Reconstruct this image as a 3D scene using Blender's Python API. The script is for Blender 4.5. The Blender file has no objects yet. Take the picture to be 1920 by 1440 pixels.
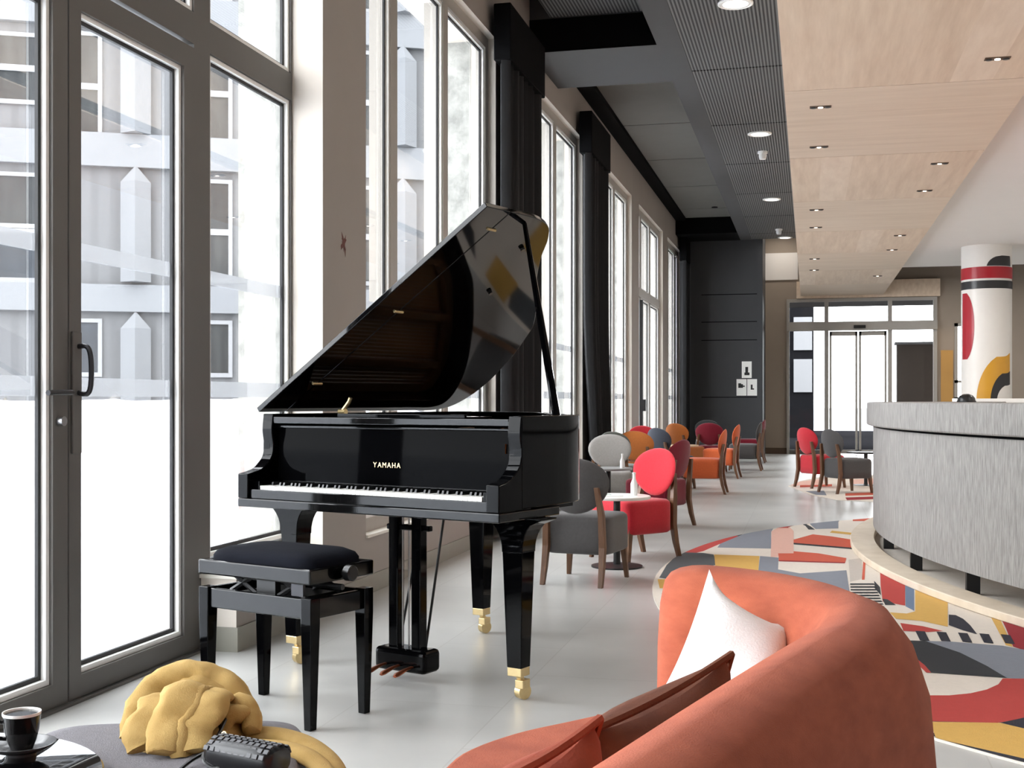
import bpy, bmesh, math, random
from mathutils import Vector, Matrix, noise
random.seed(7)
R = math.radians
C = bpy.context.scene.collection
PI = math.pi

# ------------------------------------------------------------------ survey of the room
F = 2300.0; EYE = 1.24; HZ = 750.0
TH = math.atan(557/2300); CS, SN = math.cos(TH), math.sin(TH)
def ld(l, d): return (l*CS - d*SN, l*SN + d*CS)          # sideways / ahead of the viewer -> room x, y
def at_h(px, py, h=0.0):                                  # surveyed point lying at height h
    d = F*(EYE-h)/(py-HZ)
    return ld((px-960)/F*d, d)
def at_d(px, py, d):
    x, y = ld((px-960)/F*d, d)
    return (x, y, EYE-(py-HZ)*d/F)
def head(fl, fd): return TH + math.atan2(fd, fl) - PI/2   # rotation that turns local +y to a surveyed heading

# ------------------------------------------------------------------ helpers
def lin(c):
    return tuple((v/255/12.92 if v/255 <= .04045 else ((v/255+.055)/1.055)**2.4) for v in c)
MATS = {}
def mat(name, rgb, rough=.5, metal=0.0, spec=.5, coat=0.0, sheen=0.0, vary=0.0, scale=8.0, stretch=(1,1,1), bump=0.0,
        bscale=None, rgb2=None, emit=0.0, detail=4.0):
    m = bpy.data.materials.new(name); m.use_nodes = True
    nt = m.node_tree; b = nt.nodes['Principled BSDF']
    c = lin(rgb)
    b.inputs['Base Color'].default_value = (*c, 1)
    b.inputs['Roughness'].default_value = rough
    b.inputs['Metallic'].default_value = metal
    b.inputs['Specular IOR Level'].default_value = spec
    b.inputs['Coat Weight'].default_value = coat
    b.inputs['Coat Roughness'].default_value = .03
    if sheen:
        b.inputs['Sheen Weight'].default_value = sheen
        b.inputs['Sheen Roughness'].default_value = .5; b.inputs['Specular IOR Level'].default_value = .2
    if emit:
        b.inputs['Emission Color'].default_value = (*c, 1); b.inputs['Emission Strength'].default_value = emit
    tc = nt.nodes.new('ShaderNodeTexCoord'); mp = nt.nodes.new('ShaderNodeMapping')
    mp.inputs['Scale'].default_value = stretch
    nt.links.new(tc.outputs['Object'], mp.inputs['Vector'])
    if vary or rgb2:
        n = nt.nodes.new('ShaderNodeTexNoise'); n.inputs['Scale'].default_value = scale
        n.inputs['Detail'].default_value = detail; n.inputs['Roughness'].default_value = .6
        nt.links.new(mp.outputs['Vector'], n.inputs['Vector'])
        rp = nt.nodes.new('ShaderNodeValToRGB')
        rp.color_ramp.elements[0].position = .3; rp.color_ramp.elements[1].position = .7
        c2 = lin(rgb2) if rgb2 else tuple(v*(1-vary) for v in c)
        rp.color_ramp.elements[0].color = (*c2, 1); rp.color_ramp.elements[1].color = (*c, 1)
        nt.links.new(n.outputs['Fac'], rp.inputs['Fac'])
        nt.links.new(rp.outputs['Color'], b.inputs['Base Color'])
    if bump:
        n2 = nt.nodes.new('ShaderNodeTexNoise'); n2.inputs['Scale'].default_value = bscale or scale*6
        n2.inputs['Detail'].default_value = 3
        nt.links.new(mp.outputs['Vector'], n2.inputs['Vector'])
        bp = nt.nodes.new('ShaderNodeBump'); bp.inputs['Strength'].default_value = bump; bp.inputs['Distance'].default_value = .01
        nt.links.new(n2.outputs['Fac'], bp.inputs['Height']); nt.links.new(bp.outputs['Normal'], b.inputs['Normal'])
    MATS[name] = m
    return m

def stripes(name, a, bcol, axis, period, duty=.5, rough=.6):
    m = bpy.data.materials.new(name); m.use_nodes = True
    nt = m.node_tree; b = nt.nodes['Principled BSDF']; b.inputs['Roughness'].default_value = rough
    tc = nt.nodes.new('ShaderNodeTexCoord'); sx = nt.nodes.new('ShaderNodeSeparateXYZ')
    nt.links.new(tc.outputs['Object'], sx.inputs[0])
    d = nt.nodes.new('ShaderNodeMath'); d.operation = 'DIVIDE'; d.inputs[1].default_value = period
    nt.links.new(sx.outputs[axis], d.inputs[0])
    fr = nt.nodes.new('ShaderNodeMath'); fr.operation = 'FRACT'; nt.links.new(d.outputs[0], fr.inputs[0])
    g = nt.nodes.new('ShaderNodeMath'); g.operation = 'GREATER_THAN'; g.inputs[1].default_value = duty
    nt.links.new(fr.outputs[0], g.inputs[0])
    mx = nt.nodes.new('ShaderNodeMix'); mx.data_type = 'RGBA'
    mx.inputs[6].default_value = (*lin(a), 1); mx.inputs[7].default_value = (*lin(bcol), 1)
    nt.links.new(g.outputs[0], mx.inputs[0]); nt.links.new(mx.outputs[2], b.inputs['Base Color'])
    MATS[name] = m
    return m

def glass(name, tint=(1, 1, 1), refl=.9, frost=0.0):
    m = bpy.data.materials.new(name); m.use_nodes = True
    nt = m.node_tree; nt.nodes.clear()
    out = nt.nodes.new('ShaderNodeOutputMaterial'); tr = nt.nodes.new('ShaderNodeBsdfTransparent')
    tr.inputs[0].default_value = (*tint, 1)
    gl = nt.nodes.new('ShaderNodeBsdfGlossy'); gl.inputs['Roughness'].default_value = .01
    fr = nt.nodes.new('ShaderNodeFresnel'); fr.inputs[0].default_value = 1.3
    mu = nt.nodes.new('ShaderNodeMath'); mu.operation = 'MULTIPLY'; mu.inputs[1].default_value = refl
    nt.links.new(fr.outputs[0], mu.inputs[0])
    mx = nt.nodes.new('ShaderNodeMixShader')
    nt.links.new(mu.outputs[0], mx.inputs[0]); nt.links.new(tr.outputs[0], mx.inputs[1]); nt.links.new(gl.outputs[0], mx.inputs[2])
    last = mx
    if frost:
        df = nt.nodes.new('ShaderNodeBsdfTranslucent'); df.inputs[0].default_value = (.85, .87, .9, 1)
        d2 = nt.nodes.new('ShaderNodeBsdfDiffuse'); d2.inputs[0].default_value = (.85, .87, .9, 1)
        m1 = nt.nodes.new('ShaderNodeMixShader'); m1.inputs[0].default_value = .4
        nt.links.new(df.outputs[0], m1.inputs[1]); nt.links.new(d2.outputs[0], m1.inputs[2])
        m2 = nt.nodes.new('ShaderNodeMixShader'); m2.inputs[0].default_value = frost
        nt.links.new(last.outputs[0], m2.inputs[1]); nt.links.new(m1.outputs[0], m2.inputs[2]); last = m2
    nt.links.new(last.outputs[0], out.inputs[0])
    MATS[name] = m
    return m

class MB:
    def __init__(s): s.v = []; s.f = []; s.m = []
    def add(s, vs, fs, mi=0, M=None):
        o = len(s.v)
        for p in vs:
            p = Vector(p); s.v.append(tuple(M @ p if M else p))
        for f in fs: s.f.append([o+i for i in f]); s.m.append(mi)
        return s
    def box(s, x0, x1, y0, y1, z0, z1, mi=0, M=None):
        vs = [(x0,y0,z0),(x1,y0,z0),(x1,y1,z0),(x0,y1,z0),(x0,y0,z1),(x1,y0,z1),(x1,y1,z1),(x0,y1,z1)]
        return s.add(vs, [(0,3,2,1),(4,5,6,7),(0,1,5,4),(1,2,6,5),(2,3,7,6),(3,0,4,7)], mi, M)
    def prism(s, pts, z0, z1, mi=0, M=None):
        n = len(pts)
        vs = [(p[0],p[1],z0) for p in pts] + [(p[0],p[1],z1) for p in pts]
        fs = [tuple(reversed(range(n))), tuple(range(n,2*n))] + [(i,(i+1)%n,n+(i+1)%n,n+i) for i in range(n)]
        return s.add(vs, fs, mi, M)
    def poly(s, pts, z, mi=0): return s.add([(p[0],p[1],z) for p in pts], [tuple(range(len(pts)))], mi)
    def loft(s, loops, mi=0, cap=True, closed=True, M=None):
        n = len(loops[0]); vs = [p for L in loops for p in L]; fs = []
        for k in range(len(loops)-1):
            for i in range(n if closed else n-1):
                j = (i+1) % n
                fs.append((k*n+i, k*n+j, (k+1)*n+j, (k+1)*n+i))
        if cap: fs += [tuple(reversed(range(n))), tuple(range((len(loops)-1)*n, len(loops)*n))]
        return s.add(vs, fs, mi, M)
    def tube(s, path, r, n=8, mi=0, flat=1.0, M=None):
        P = [Vector(p) for p in path]; loops = []; up = None
        for k, p in enumerate(P):
            t = (P[min(k+1,len(P)-1)] - P[max(k-1,0)]).normalized()
            if up is None:
                a = Vector((0,0,1)) if abs(t.z) < .9 else Vector((1,0,0))
                u = t.cross(a).normalized()
            else:
                u = (up - t*up.dot(t)).normalized()
            up = u; w = t.cross(u)
            rr = r[k] if isinstance(r, (list, tuple)) else r
            loops.append([tuple(p + u*math.cos(2*PI*i/n)*rr + w*math.sin(2*PI*i/n)*rr*flat) for i in range(n)])
        return s.loft(loops, mi, M=M)
    def lathe(s, prof, n=24, mi=0, c=(0,0,0), M=None):
        loops = [[(c[0]+r*math.cos(2*PI*i/n), c[1]+r*math.sin(2*PI*i/n), c[2]+z) for i in range(n)] for r, z in prof]
        return s.loft(loops, mi, M=M)
    def ring(s, outer, inner, z0, z1, mi=0):
        n = len(outer)
        vs = [(p[0],p[1],z) for z in (z0,z1) for p in outer] + [(p[0],p[1],z) for z in (z0,z1) for p in inner]
        fs = []
        for i in range(n):
            j = (i+1) % n
            fs += [(i,j,n+j,n+i), (2*n+j,2*n+i,3*n+i,3*n+j), (n+i,n+j,3*n+j,3*n+i), (j,i,2*n+i,2*n+j)]
        return s.add(vs, fs, mi)
    def build(s, name, mats, parent=None, off=(0,0,0), smooth=False, bevel=0, seg=2, sub=0, angle=40):
        me = bpy.data.meshes.new(name)
        me.from_pydata([(v[0]-off[0], v[1]-off[1], v[2]-off[2]) for v in s.v], [], s.f)
        if not isinstance(mats, (list, tuple)): mats = [mats]
        for m in mats: me.materials.append(MATS[m] if isinstance(m, str) else m)
        for p, mi in zip(me.polygons, s.m): p.material_index = mi
        bm = bmesh.new(); bm.from_mesh(me); bmesh.ops.recalc_face_normals(bm, faces=bm.faces); bm.to_mesh(me); bm.free()
        o = bpy.data.objects.new(name, me); C.objects.link(o)
        if parent: o.parent = parent
        if smooth:
            for p in me.polygons: p.use_smooth = True
            if not sub: me.set_sharp_from_angle(angle=R(angle))
        if bevel:
            b = o.modifiers.new('bevel', 'BEVEL'); b.width = bevel; b.segments = seg; b.limit_method = 'ANGLE'; b.angle_limit = R(40)
        if sub:
            q = o.modifiers.new('sub', 'SUBSURF'); q.levels = sub; q.render_levels = sub
        return o

def tag(o, label=None, cat=None, group=None, kind=None):
    if label: o['label'] = label
    if cat: o['category'] = cat
    if group: o['group'] = group
    if kind: o['kind'] = kind
    return o
def thing(name, label, cat, loc=(0,0,0), rz=0, group=None, kind=None):
    o = bpy.data.objects.new(name, None); C.objects.link(o); o.empty_display_size = .1
    o.location = loc; o.rotation_euler = (0,0,rz)
    return tag(o, label, cat, group, kind)
def copy_tree(o, parent=None):
    c = o.copy(); C.objects.link(c)
    if parent: c.parent = parent
    for ch in list(o.children): copy_tree(ch, c)
    return c
def smoothpath(P, n=6, closed=False):
    P = [Vector(p) for p in P]; out = []; N = len(P)
    rng = range(N if closed else N-1)
    for i in rng:
        g = (lambda k: P[k % N]) if closed else (lambda k: P[max(0, min(N-1, k))])
        a, b, c, d = g(i-1), g(i), g(i+1), g(i+2)
        for k in range(n):
            t = k/n
            out.append(.5*((2*b) + (c-a)*t + (2*a-5*b+4*c-d)*t*t + (3*b-a-3*c+d)*t**3))
    if not closed: out.append(P[-1])
    return out
def sstep(a, b, x):
    t = max(0, min(1, (x-a)/(b-a))); return t*t*(3-2*t)

# ------------------------------------------------------------------ materials
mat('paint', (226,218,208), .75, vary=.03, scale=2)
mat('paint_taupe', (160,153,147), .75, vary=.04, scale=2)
mat('render_rough', (176,176,170), .95, rgb2=(126,126,122), scale=7, bump=1.0, bscale=22, detail=8)
mat('baseboard', (150,148,138), .5, vary=.05)
mat('frame_dark', (94,92,89), .5, vary=.02, scale=3)
mat('frame_taupe', (168,163,156), .5, vary=.04, scale=20)
mat('bead', (246,246,244), .5, vary=.02)
mat('gasket', (24,24,26), .6, vary=.1)
mat('sill', (236,232,222), .5, vary=.03)
mat('black_ceiling', (70,70,71), .7, vary=.06, scale=4)
mat('deep_black', (7,7,8), .9, spec=.1, vary=.1)
mat('grey_panel', (104,102,97), .7, vary=.08, scale=3)
stripes('slats', (24,24,25), (112,112,112), 0, .034, .5)
mat('oak_y', (234,212,188), .55, rgb2=(216,191,166), scale=3, detail=8, stretch=(5,.35,3), bump=.05, bscale=40)
mat('oak_x', (232,212,190), .55, rgb2=(218,196,173), scale=3, detail=8, stretch=(.35,4,3), bump=.05, bscale=40)
mat('oak_light', (240,220,198), .55, rgb2=(226,203,180), scale=3, stretch=(4,.6,4))
mat('seam_dark', (92,74,60), .8, vary=.1)
mat('white_paint', (240,235,230), .8, vary=.02, scale=1.5)
mat('brown_wall', (160,146,132), .7, vary=.06, scale=2)
mat('warm_lit_wall', (196,150,84), .7, vary=.08, scale=2)  # warm light on the brown wall, put into the colour
mat('charcoal_wall', (54,56,59), .55, vary=.08, scale=3)
mat('curtain', (24,24,26), .9, vary=.2, scale=6, stretch=(8,8,.3))
mat('piano_black', (4,4,5), .05, spec=.11, vary=.1, scale=3)
mat('board_black', (5,5,6), .05, spec=.018, vary=.1, scale=3)
mat('bench_black', (8,8,9), .07, spec=.3, vary=.1, scale=3)
mat('lid_black', (7,7,8), .05, spec=.3, vary=.1, scale=3)
mat('ivory', (238,236,230), .25, vary=.02, scale=20)
mat('ebony', (10,10,11), .3, vary=.1)
mat('brass', (224,200,150), .35, metal=1.0, vary=.1, scale=40)
mat('copper', (150,82,54), .3, metal=.8, vary=.15, scale=40)
mat('gold_plate', (140,98,60), .45, metal=.4, vary=.1, scale=6)
mat('soundboard', (190,140,84), .5, rgb2=(168,118,66), scale=4, stretch=(10,.6,1))
mat('steel', (190,190,192), .3, metal=1.0, vary=.1)
mat('steel_dark', (60,60,62), .4, metal=.8, vary=.1)
mat('felt_pad', (17,19,27), .9, spec=.1, vary=.2, scale=10, bump=.1)
mat('red_felt', (120,20,24), .9, vary=.1)
def fabric(n, c, v=.12): mat(n, c, .9, sheen=.25, vary=v, scale=60, bump=.25, bscale=260)
fabric('fab_charcoal', (84,82,82)); fabric('fab_grey', (150,146,142)); fabric('fab_green_grey', (92,96,90))
fabric('fab_red', (192,40,52)); fabric('fab_crimson', (118,22,40)); fabric('fab_orange', (212,102,58)); fabric('fab_rust', (182,106,50))
fabric('fab_slate', (64,68,78)); fabric('fab_black', (40,40,40))
mat('sofa_orange', (172,92,66), .9, sheen=.05, rgb2=(150,76,54), scale=9, stretch=(1,1,3), bump=.2, bscale=300)
mat('cushion_white', (240,238,236), .95, vary=.04, scale=30, bump=.18, bscale=220)
mat('cushion_brown', (112,62,36), .9, rgb2=(90,46,26), scale=6, bump=.15, bscale=200)
mat('cushion_rust', (160,76,50), .9, rgb2=(140,60,38), scale=6, bump=.15, bscale=200)
mat('leg_wood', (110,76,50), .45, rgb2=(86,56,34), scale=10, stretch=(6,6,.6))
mat('table_white', (236,234,230), .35, vary=.03)
mat('table_grey', (150,150,150), .35, vary=.05)
mat('table_oak', (208,180,150), .45, vary=.1, scale=6)
mat('metal_black', (20,20,21), .45, vary=.1)
mat('paper', (238,238,234), .8, vary=.02)
mat('print_green', (70,140,112), .8, vary=.1)
mat('print_black', (40,40,40), .8, vary=.1)
mat('desk_grey', (160,157,153), .8, rgb2=(118,115,113), scale=11, stretch=(7,7,.8), bump=.1, bscale=40, detail=8)
mat('plinth_wood', (226,212,192), .6, rgb2=(208,192,170), scale=5, stretch=(1,1,1))
mat('col_white', (238,234,228), .35, vary=.02)
mat('col_red', (176,26,42), .3, vary=.08, scale=4)
mat('col_black', (40,40,42), .3, vary=.08, scale=4)
mat('col_yellow', (218,160,50), .35, vary=.08, scale=4)
mat('lamp_white', (255,252,246), .4, emit=1.6, vary=.01)
mat('lamp_spot', (255,244,226), .4, emit=2.2, vary=.01)
mat('plastic_white', (238,238,236), .4, vary=.02)
mat('porcelain_black', (16,14,14), .12, spec=.6, vary=.1)
mat('porcelain_white', (240,238,234), .2, vary=.02)
mat('saucer_grey', (74,74,75), .2, spec=.6, vary=.05)
mat('coffee', (92,54,30), .3, vary=.1)
mat('table_gloss', (8,8,9), .03, spec=.35, vary=.1)
mat('ottoman', (126,124,128), .95, spec=.1, vary=.16, scale=90, bump=.3, bscale=260)
mat('mustard', (188,158,98), .9, rgb2=(158,126,66), scale=7, bump=.2, bscale=260)
mat('bag_black', (16,16,18), .35, vary=.2, scale=60)
mat('bag_weave', (62,62,66), .4, vary=.5, scale=90)
mat('snow', (222,226,232), .9, vary=.06, scale=1.5, bump=.4, bscale=3)
mat('asphalt', (24,24,26), 1.0, spec=0.0, vary=.2)
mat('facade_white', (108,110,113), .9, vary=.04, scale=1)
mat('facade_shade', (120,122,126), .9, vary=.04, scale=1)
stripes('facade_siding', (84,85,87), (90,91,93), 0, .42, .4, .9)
mat('facade_window', (30,32,34), .5, spec=.2, rgb2=(50,52,52), scale=1.4, stretch=(4,4,.6))
mat('facade_sky', (52,57,63), .5, spec=.2, rgb2=(34,38,43), scale=1.2)
mat('facade_frame', (124,125,127), .7, vary=.03)
mat('outside_brown', (66,58,52), .8, vary=.1)
mat('reddish_mark', (110,70,64), .9, vary=.2)
glass('pane_glass', refl=.4); glass('frost_band', frost=.07); glass('clear_glass', refl=.8)
RUG = dict(W=(226,216,204), K=(44,46,50), G=(132,136,146), R=(184,62,56), O=(204,92,68), Y=(214,170,88), P=(226,180,164),
           B=(106,124,150), D=(150,32,42), E=(196,186,176), N=(36,36,48), T=(84,88,92))
for k, c in RUG.items(): mat('rug_'+k, c, .95, vary=.07, scale=40, bump=.3, bscale=300)

# floor tiles
def floor_mat():
    m = bpy.data.materials.new('floor_tile'); m.use_nodes = True
    nt = m.node_tree; b = nt.nodes['Principled BSDF']
    tc = nt.nodes.new('ShaderNodeTexCoord')
    br = nt.nodes.new('ShaderNodeTexBrick'); br.offset = .5
    br.inputs['Scale'].default_value = 1.0; br.inputs['Mortar Size'].default_value = .003
    br.inputs['Brick Width'].default_value = 1.2; br.inputs['Row Height'].default_value = .6
    br.inputs['Color1'].default_value = (*lin((204,204,201)), 1); br.inputs['Color2'].default_value = (*lin((197,197,194)), 1)
    br.inputs['Mortar'].default_value = (*lin((186,185,181)), 1)
    mp = nt.nodes.new('ShaderNodeMapping'); mp.inputs['Rotation'].default_value = (0,0,R(90))
    nt.links.new(tc.outputs['Object'], mp.inputs[0]); nt.links.new(mp.outputs[0], br.inputs['Vector'])
    n = nt.nodes.new('ShaderNodeTexNoise'); n.inputs['Scale'].default_value = 1.6; n.inputs['Detail'].default_value = 8
    nt.links.new(tc.outputs['Object'], n.inputs['Vector'])
    mx = nt.nodes.new('ShaderNodeMix'); mx.data_type = 'RGBA'; mx.blend_type = 'MULTIPLY'; mx.inputs[0].default_value = .42
    nt.links.new(br.outputs['Color'], mx.inputs[6]); nt.links.new(n.outputs['Fac'], mx.inputs[7])
    nt.links.new(mx.outputs[2], b.inputs['Base Color'])
    rr = nt.nodes.new('ShaderNodeMapRange'); rr.inputs[3].default_value = .27; rr.inputs[4].default_value = .36
    nt.links.new(n.outputs['Fac'], rr.inputs[0]); nt.links.new(rr.outputs[0], b.inputs['Roughness'])
    MATS['floor_tile'] = m
floor_mat()

def S(name, mb, m, label, cat, **k):
    return tag(mb.build(name, m, **k), label, cat, kind='structure')

# ================================================================== ROOM SHELL
XI, XF, XG, XO = -2.74, -2.93, -2.81, -3.25     # wall face, door frame plane, window frame plane, outer wall face
YE = 27.2; YD = 28.9
S('floor', MB().box(-3.25, 9, -4, 30, -.1, 0), 'floor_tile', 'pale grey stone tile floor of the lobby', 'floor')
OPEN = [(7.366,10.69),(11.70,15.04),(16.05,19.39),(20.25,23.66),(24.45,27.1)]
SILL, HEADZ, TOP = .365, 4.49, 5.3
w = MB()
w.box(XO, XI, -4, -3.2, 0, TOP)
w.box(XO, XI, -3.2, 27.4, HEADZ, TOP)
prev = 6.653
w.box(XO, XI, 5.549, 6.653, 0, .375)
for a, b_ in OPEN:
    w.box(XO, XI, prev, a, 0, HEADZ)
    w.box(XO, XI, a, b_, 0, SILL); prev = b_
w.box(XO, XI, prev, 27.4, 0, HEADZ)
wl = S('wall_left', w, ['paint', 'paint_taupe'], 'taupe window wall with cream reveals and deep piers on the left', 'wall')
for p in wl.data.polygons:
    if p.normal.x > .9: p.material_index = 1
e = MB()
for a, b_ in [(6.653,6.653)]+OPEN:
    e.box(XO-.02, -2.99 if a < 7 else -2.97, (6.648 if a < 7 else b_-.005), (6.66 if a < 7 else b_+.003), .4, 4.48)
S('trim_1', e, 'render_rough', 'rough white render on the outer window reveals', 'trim')
bb = MB()
bb.box(XI, XI+.012, 5.549, 27.2, 0, .12); bb.box(XF, XI+.012, 5.537, 5.549, 0, .12)
S('baseboard_left', bb, 'baseboard', 'grey green skirting along the window wall', 'baseboard')
# end walls
ew = MB().box(-3.25, -.98, YE, YE+.12, 0, 5.3); 
for z in (.02, 1.3, 2.55, 2.95, 3.55): ew.box(-2.3, -1.1, YE-.004, YE, z-.008, z+.008, 1)
ew.box(-1.10, -.98, YE-.02, YE, 0, 4.45, 2)
S('wall_end', ew, ['charcoal_wall', 'deep_black', 'charcoal_wall'], 'charcoal panelled wall at the far end of the window side', 'wall')
S('wall_return', MB().box(-1.08, -.98, YE+.12, YD, 0, 5.3), 'charcoal_wall', 'short charcoal return wall beside the entrance', 'wall')
dw = MB().box(-.98, -.50, YD, YD+.2, 0, 5.3).box(2.78, 3.15, YD, YD+.2, 0, 5.3).box(-.5, 2.78, YD, YD+.2, 3.55, 5.3)
dw.box(3.15, 3.9, YD, YD+.2, 0, 1.24).box(3.15, 3.9, YD, YD+.2, 2.95, 5.3).box(3.9, 4.9, YD, YD+.2, 0, 5.3).box(4.9, 9, YD, YD+.2, 0, 5.3)
S('wall_back', dw, 'brown_wall', 'brown wall around the far glazed entrance', 'wall')
S('baseboard_back', MB().box(-.98, -.5, YD-.015, YD, 0, .14), 'seam_dark', 'dark skirting left of the far entrance', 'baseboard')
S('wall_panel', MB().box(-.98, -.25, YD-.03, YD, 4.0, 4.62), 'white_paint', 'white upper wall panel beside the wood ceiling', 'wall')
S('trim_2', MB().box(-.28, 2.84, YD-.1, YD, 3.56, 3.95), 'oak_y', 'pale wood header panel above the far entrance', 'trim')
S('wall_right', MB().box(9, 9.15, -4, 29.1, 0, 5.3), 'white_paint', 'white wall beyond the reception desk', 'wall')
S('wall_rear', MB().box(-3.25, 9, -4.15, -4, 0, 5.3), 'charcoal_wall', 'charcoal wall at the near end of the lobby', 'wall')
S('warm_light_strip', MB().box(2.86, 3.12, YD-.02, YD, .2, 2.35), 'warm_lit_wall', 'wall strip right of the far entrance, coloured ochre for the warm light on it', 'trim')  # yellowish lit foot of the brown wall, painted as an ochre strip
# ceilings
S('ceiling_roof', MB().box(-3.25, 9.2, -4.2, 30, 5.3, 5.4), 'deep_black', 'black void above the suspended ceilings', 'ceiling')
g = MB()
ys = [-4, 2.0, 4.5, 7.0, 9.5, 12.05]
for a, b_ in zip(ys[:-1], ys[1:]): g.box(-2.52, -1.42, a+.015, b_-.015, 5.07, 5.10, 1)
ys = [13.48, 17.03, 19.58, 22.12, 24.77, 26.0]
for a, b_ in zip(ys[:-1], ys[1:]): g.box(-2.52, -1.42, a+.015, b_-.015, 5.07, 5.10, 0)
S('ceiling_coffer', g, ['grey_panel', 'slats'], 'grey coffer panels between the beam and the windows', 'ceiling')
S('beam', MB().box(-1.455, -1.21, -4, YE, 4.73, 5.3), 'black_ceiling', 'long dark ceiling beam running down the lobby', 'beam')
S('beam_cross', MB().box(-2.735, -1.455, 12.05, 13.48, 4.73, 5.3).box(-2.735, -1.455, 12.04, 12.05, 4.73, 5.06, 1), ['black_ceiling', 'deep_black'], 'dark cross bulkhead above the second pier', 'beam')
S('beam_end', MB().box(-2.735, -1.455, 25.95, YE, 4.73, 5.3), 'deep_black', 'black bulkhead in front of the far charcoal wall', 'beam')
S('trim_4', MB().box(-2.735, -2.53, 13.48, 25.95, 5.02, 5.08), 'deep_black', 'black shadow gap between wall and coffer panels', 'trim')
g = MB(); ys = [-4, -.05, 2.56, 5.2, 7.84, 10.48, 13.12, 15.8, 18.45, 21.15, 23.78, 26.25, YE]
for a, b_ in zip(ys[:-1], ys[1:]): g.box(-1.215, -.15, a+.02, b_-.02, 4.735, 4.77, 0)
g.box(-1.215, -.15, -4, YE, 4.77, 4.8, 1)
S('ceiling_slats', g, ['slats', 'deep_black'], 'black slatted ceiling panels with round lights', 'ceiling')
g = MB(); ys = [-3.9, -1.14, 1.56, 4.26, 6.96, 9.66, 12.36, 15.1, 17.8, 20.45, 23.2, 26.0, 28.75]
for k, (a, b_) in enumerate(zip(ys[:-1], ys[1:])):
    kind = (k + 0) % 2
    x0 = -.185
    for j in range(6 if not kind else 1):
        x1 = x0 + (1.805/6 if not kind else 1.805)
        g.box(x0, x1, a+.008, b_-.008, 3.61, 3.66, (2 if (j*7+k*3) % 5 == 0 else 0) if not kind else 1); x0 = x1
g.box(-.185, 1.62, -3.9, 28.75, 3.66, 3.72, 3); g.box(-.185, -.15, -3.9, 28.75, 3.62, 4.8, 1)
S('ceiling_wood', g, ['oak_y', 'oak_x', 'oak_light', 'seam_dark'], 'pale wood panel ceiling raft with paired spotlights', 'ceiling')
S('ceiling_white', MB().box(1.62, 9, -4, 24.0, 3.72, 3.8), 'white_paint', 'white plaster ceiling over the reception side', 'ceiling')
S('trim_5', MB().box(1.62, 9, 24.0, 24.15, 3.45+.27, 5.3), 'seam_dark', 'dark brown edge where the white ceiling stops', 'trim')

# ================================================================== WINDOWS
def framed(mb, X0, X1, y0, y1, z0, z1, wd, mi=0):
    mb.box(X0, X1, y0, y1, z0, z0+wd, mi).box(X0, X1, y0, y1, z1-wd, z1, mi)
    mb.box(X0, X1, y0, y0+wd, z0+wd, z1-wd, mi).box(X0, X1, y1-wd, y1, z0+wd, z1-wd, mi)
def pane(root, X, y0, y1, z0, z1, bands=(), gk=.018):
    b = MB(); framed(b, X-.035, X-.012, y0-.022, y1+.022, z0-.022, z1+.022, .022); b.build('glazing_bead', 'bead', root)
    b = MB(); framed(b, X-.05, X-.035, y0, y1, z0, z1, gk); b.build('gasket', 'gasket', root)
    gl = MB().box(X-.056, X-.048, y0, y1, z0, z1).build('pane', 'pane_glass', root)
    for a, c in bands: MB().box(X-.0475, X-.0465, y0+.02, y1-.02, a, c).build('frosted_band', 'frost_band', gl)

# door_1 : the big glazed door screen at the left
BANDS = ((1.255,1.335),(1.83,1.9))
d1 = thing('window_1', 'dark framed glazed screen with transom around the terrace doors', 'window', kind='structure')
f = MB()
f.box(XF-.07, XF, 5.478, 5.642, .012, 4.49).box(XF-.07, XF, 6.632, 6.653, .378, 4.49).box(XF-.07, XF, 5.642, 6.632, .378, .44)
posts = [-3.2, -1.0, 1.1, 3.05]
for y in posts: f.box(XF-.07, XF, y, y+.15, .012, 4.49)
for a, b_ in ((-3.05,-1.0),(-.85,1.1),(1.25,3.05),(3.2,5.478),(5.642,6.632)):
    f.box(XF-.07, XF, a, b_, 2.985, 3.14).box(XF-.07, XF, a, b_, 4.40, 4.49)
f.build('window_frame', 'frame_dark', d1)
pane(d1, XF, 5.67, 6.61, .47, 2.96, BANDS)
pane(d1, XF, 5.67, 6.61, 3.165, 4.38); pane(d1, XF, 3.22, 5.455, 3.165, 4.38)
for y in (-3.03, -.83, 1.27): pane(d1, XF, y+.02, y+1.73, .1, 2.96); pane(d1, XF, y+.02, y+1.73, 3.165, 4.38)
MB().box(XF-.25, XI+.02, 5.53, 6.653, .36, .378).build('window_sill', 'sill', d1)
def leaf(name, label, y0, y1, hinge_right):
    t = thing(name, label, 'door', kind='structure')
    f = MB(); X = XF
    f.box(X-.055, X+.005, y0, y0+.085, .012, 2.962).box(X-.055, X+.005, y1-.10, y1, .012, 2.962)
    f.box(X-.055, X+.005, y0+.085, y1-.10, 2.85, 2.962).box(X-.055, X+.005, y0+.085, y1-.10, .014, .105)
    f.build('door_frame', 'frame_dark', t)
    pane(t, X, y0+.10, y1-.122, .128, 2.83, BANDS)
    return t
dl = leaf('door_1', 'left leaf of the grey framed glass terrace doors', 3.215, 4.415, False)
dr = leaf('door_2', 'right leaf of the glass terrace doors, carrying the lever handle', 4.425, 5.47, True)
h = MB(); h.tube([(XF, 4.355, 1.27),(XF+.06, 4.355, 1.27)], .012, 10).tube([(XF+.058, 4.365, 1.27),(XF+.062, 4.28, 1.27),(XF+.062, 4.20, 1.268)], .011, 10)
h.build('lever_handle', 'steel_dark', dl, smooth=True)
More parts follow.
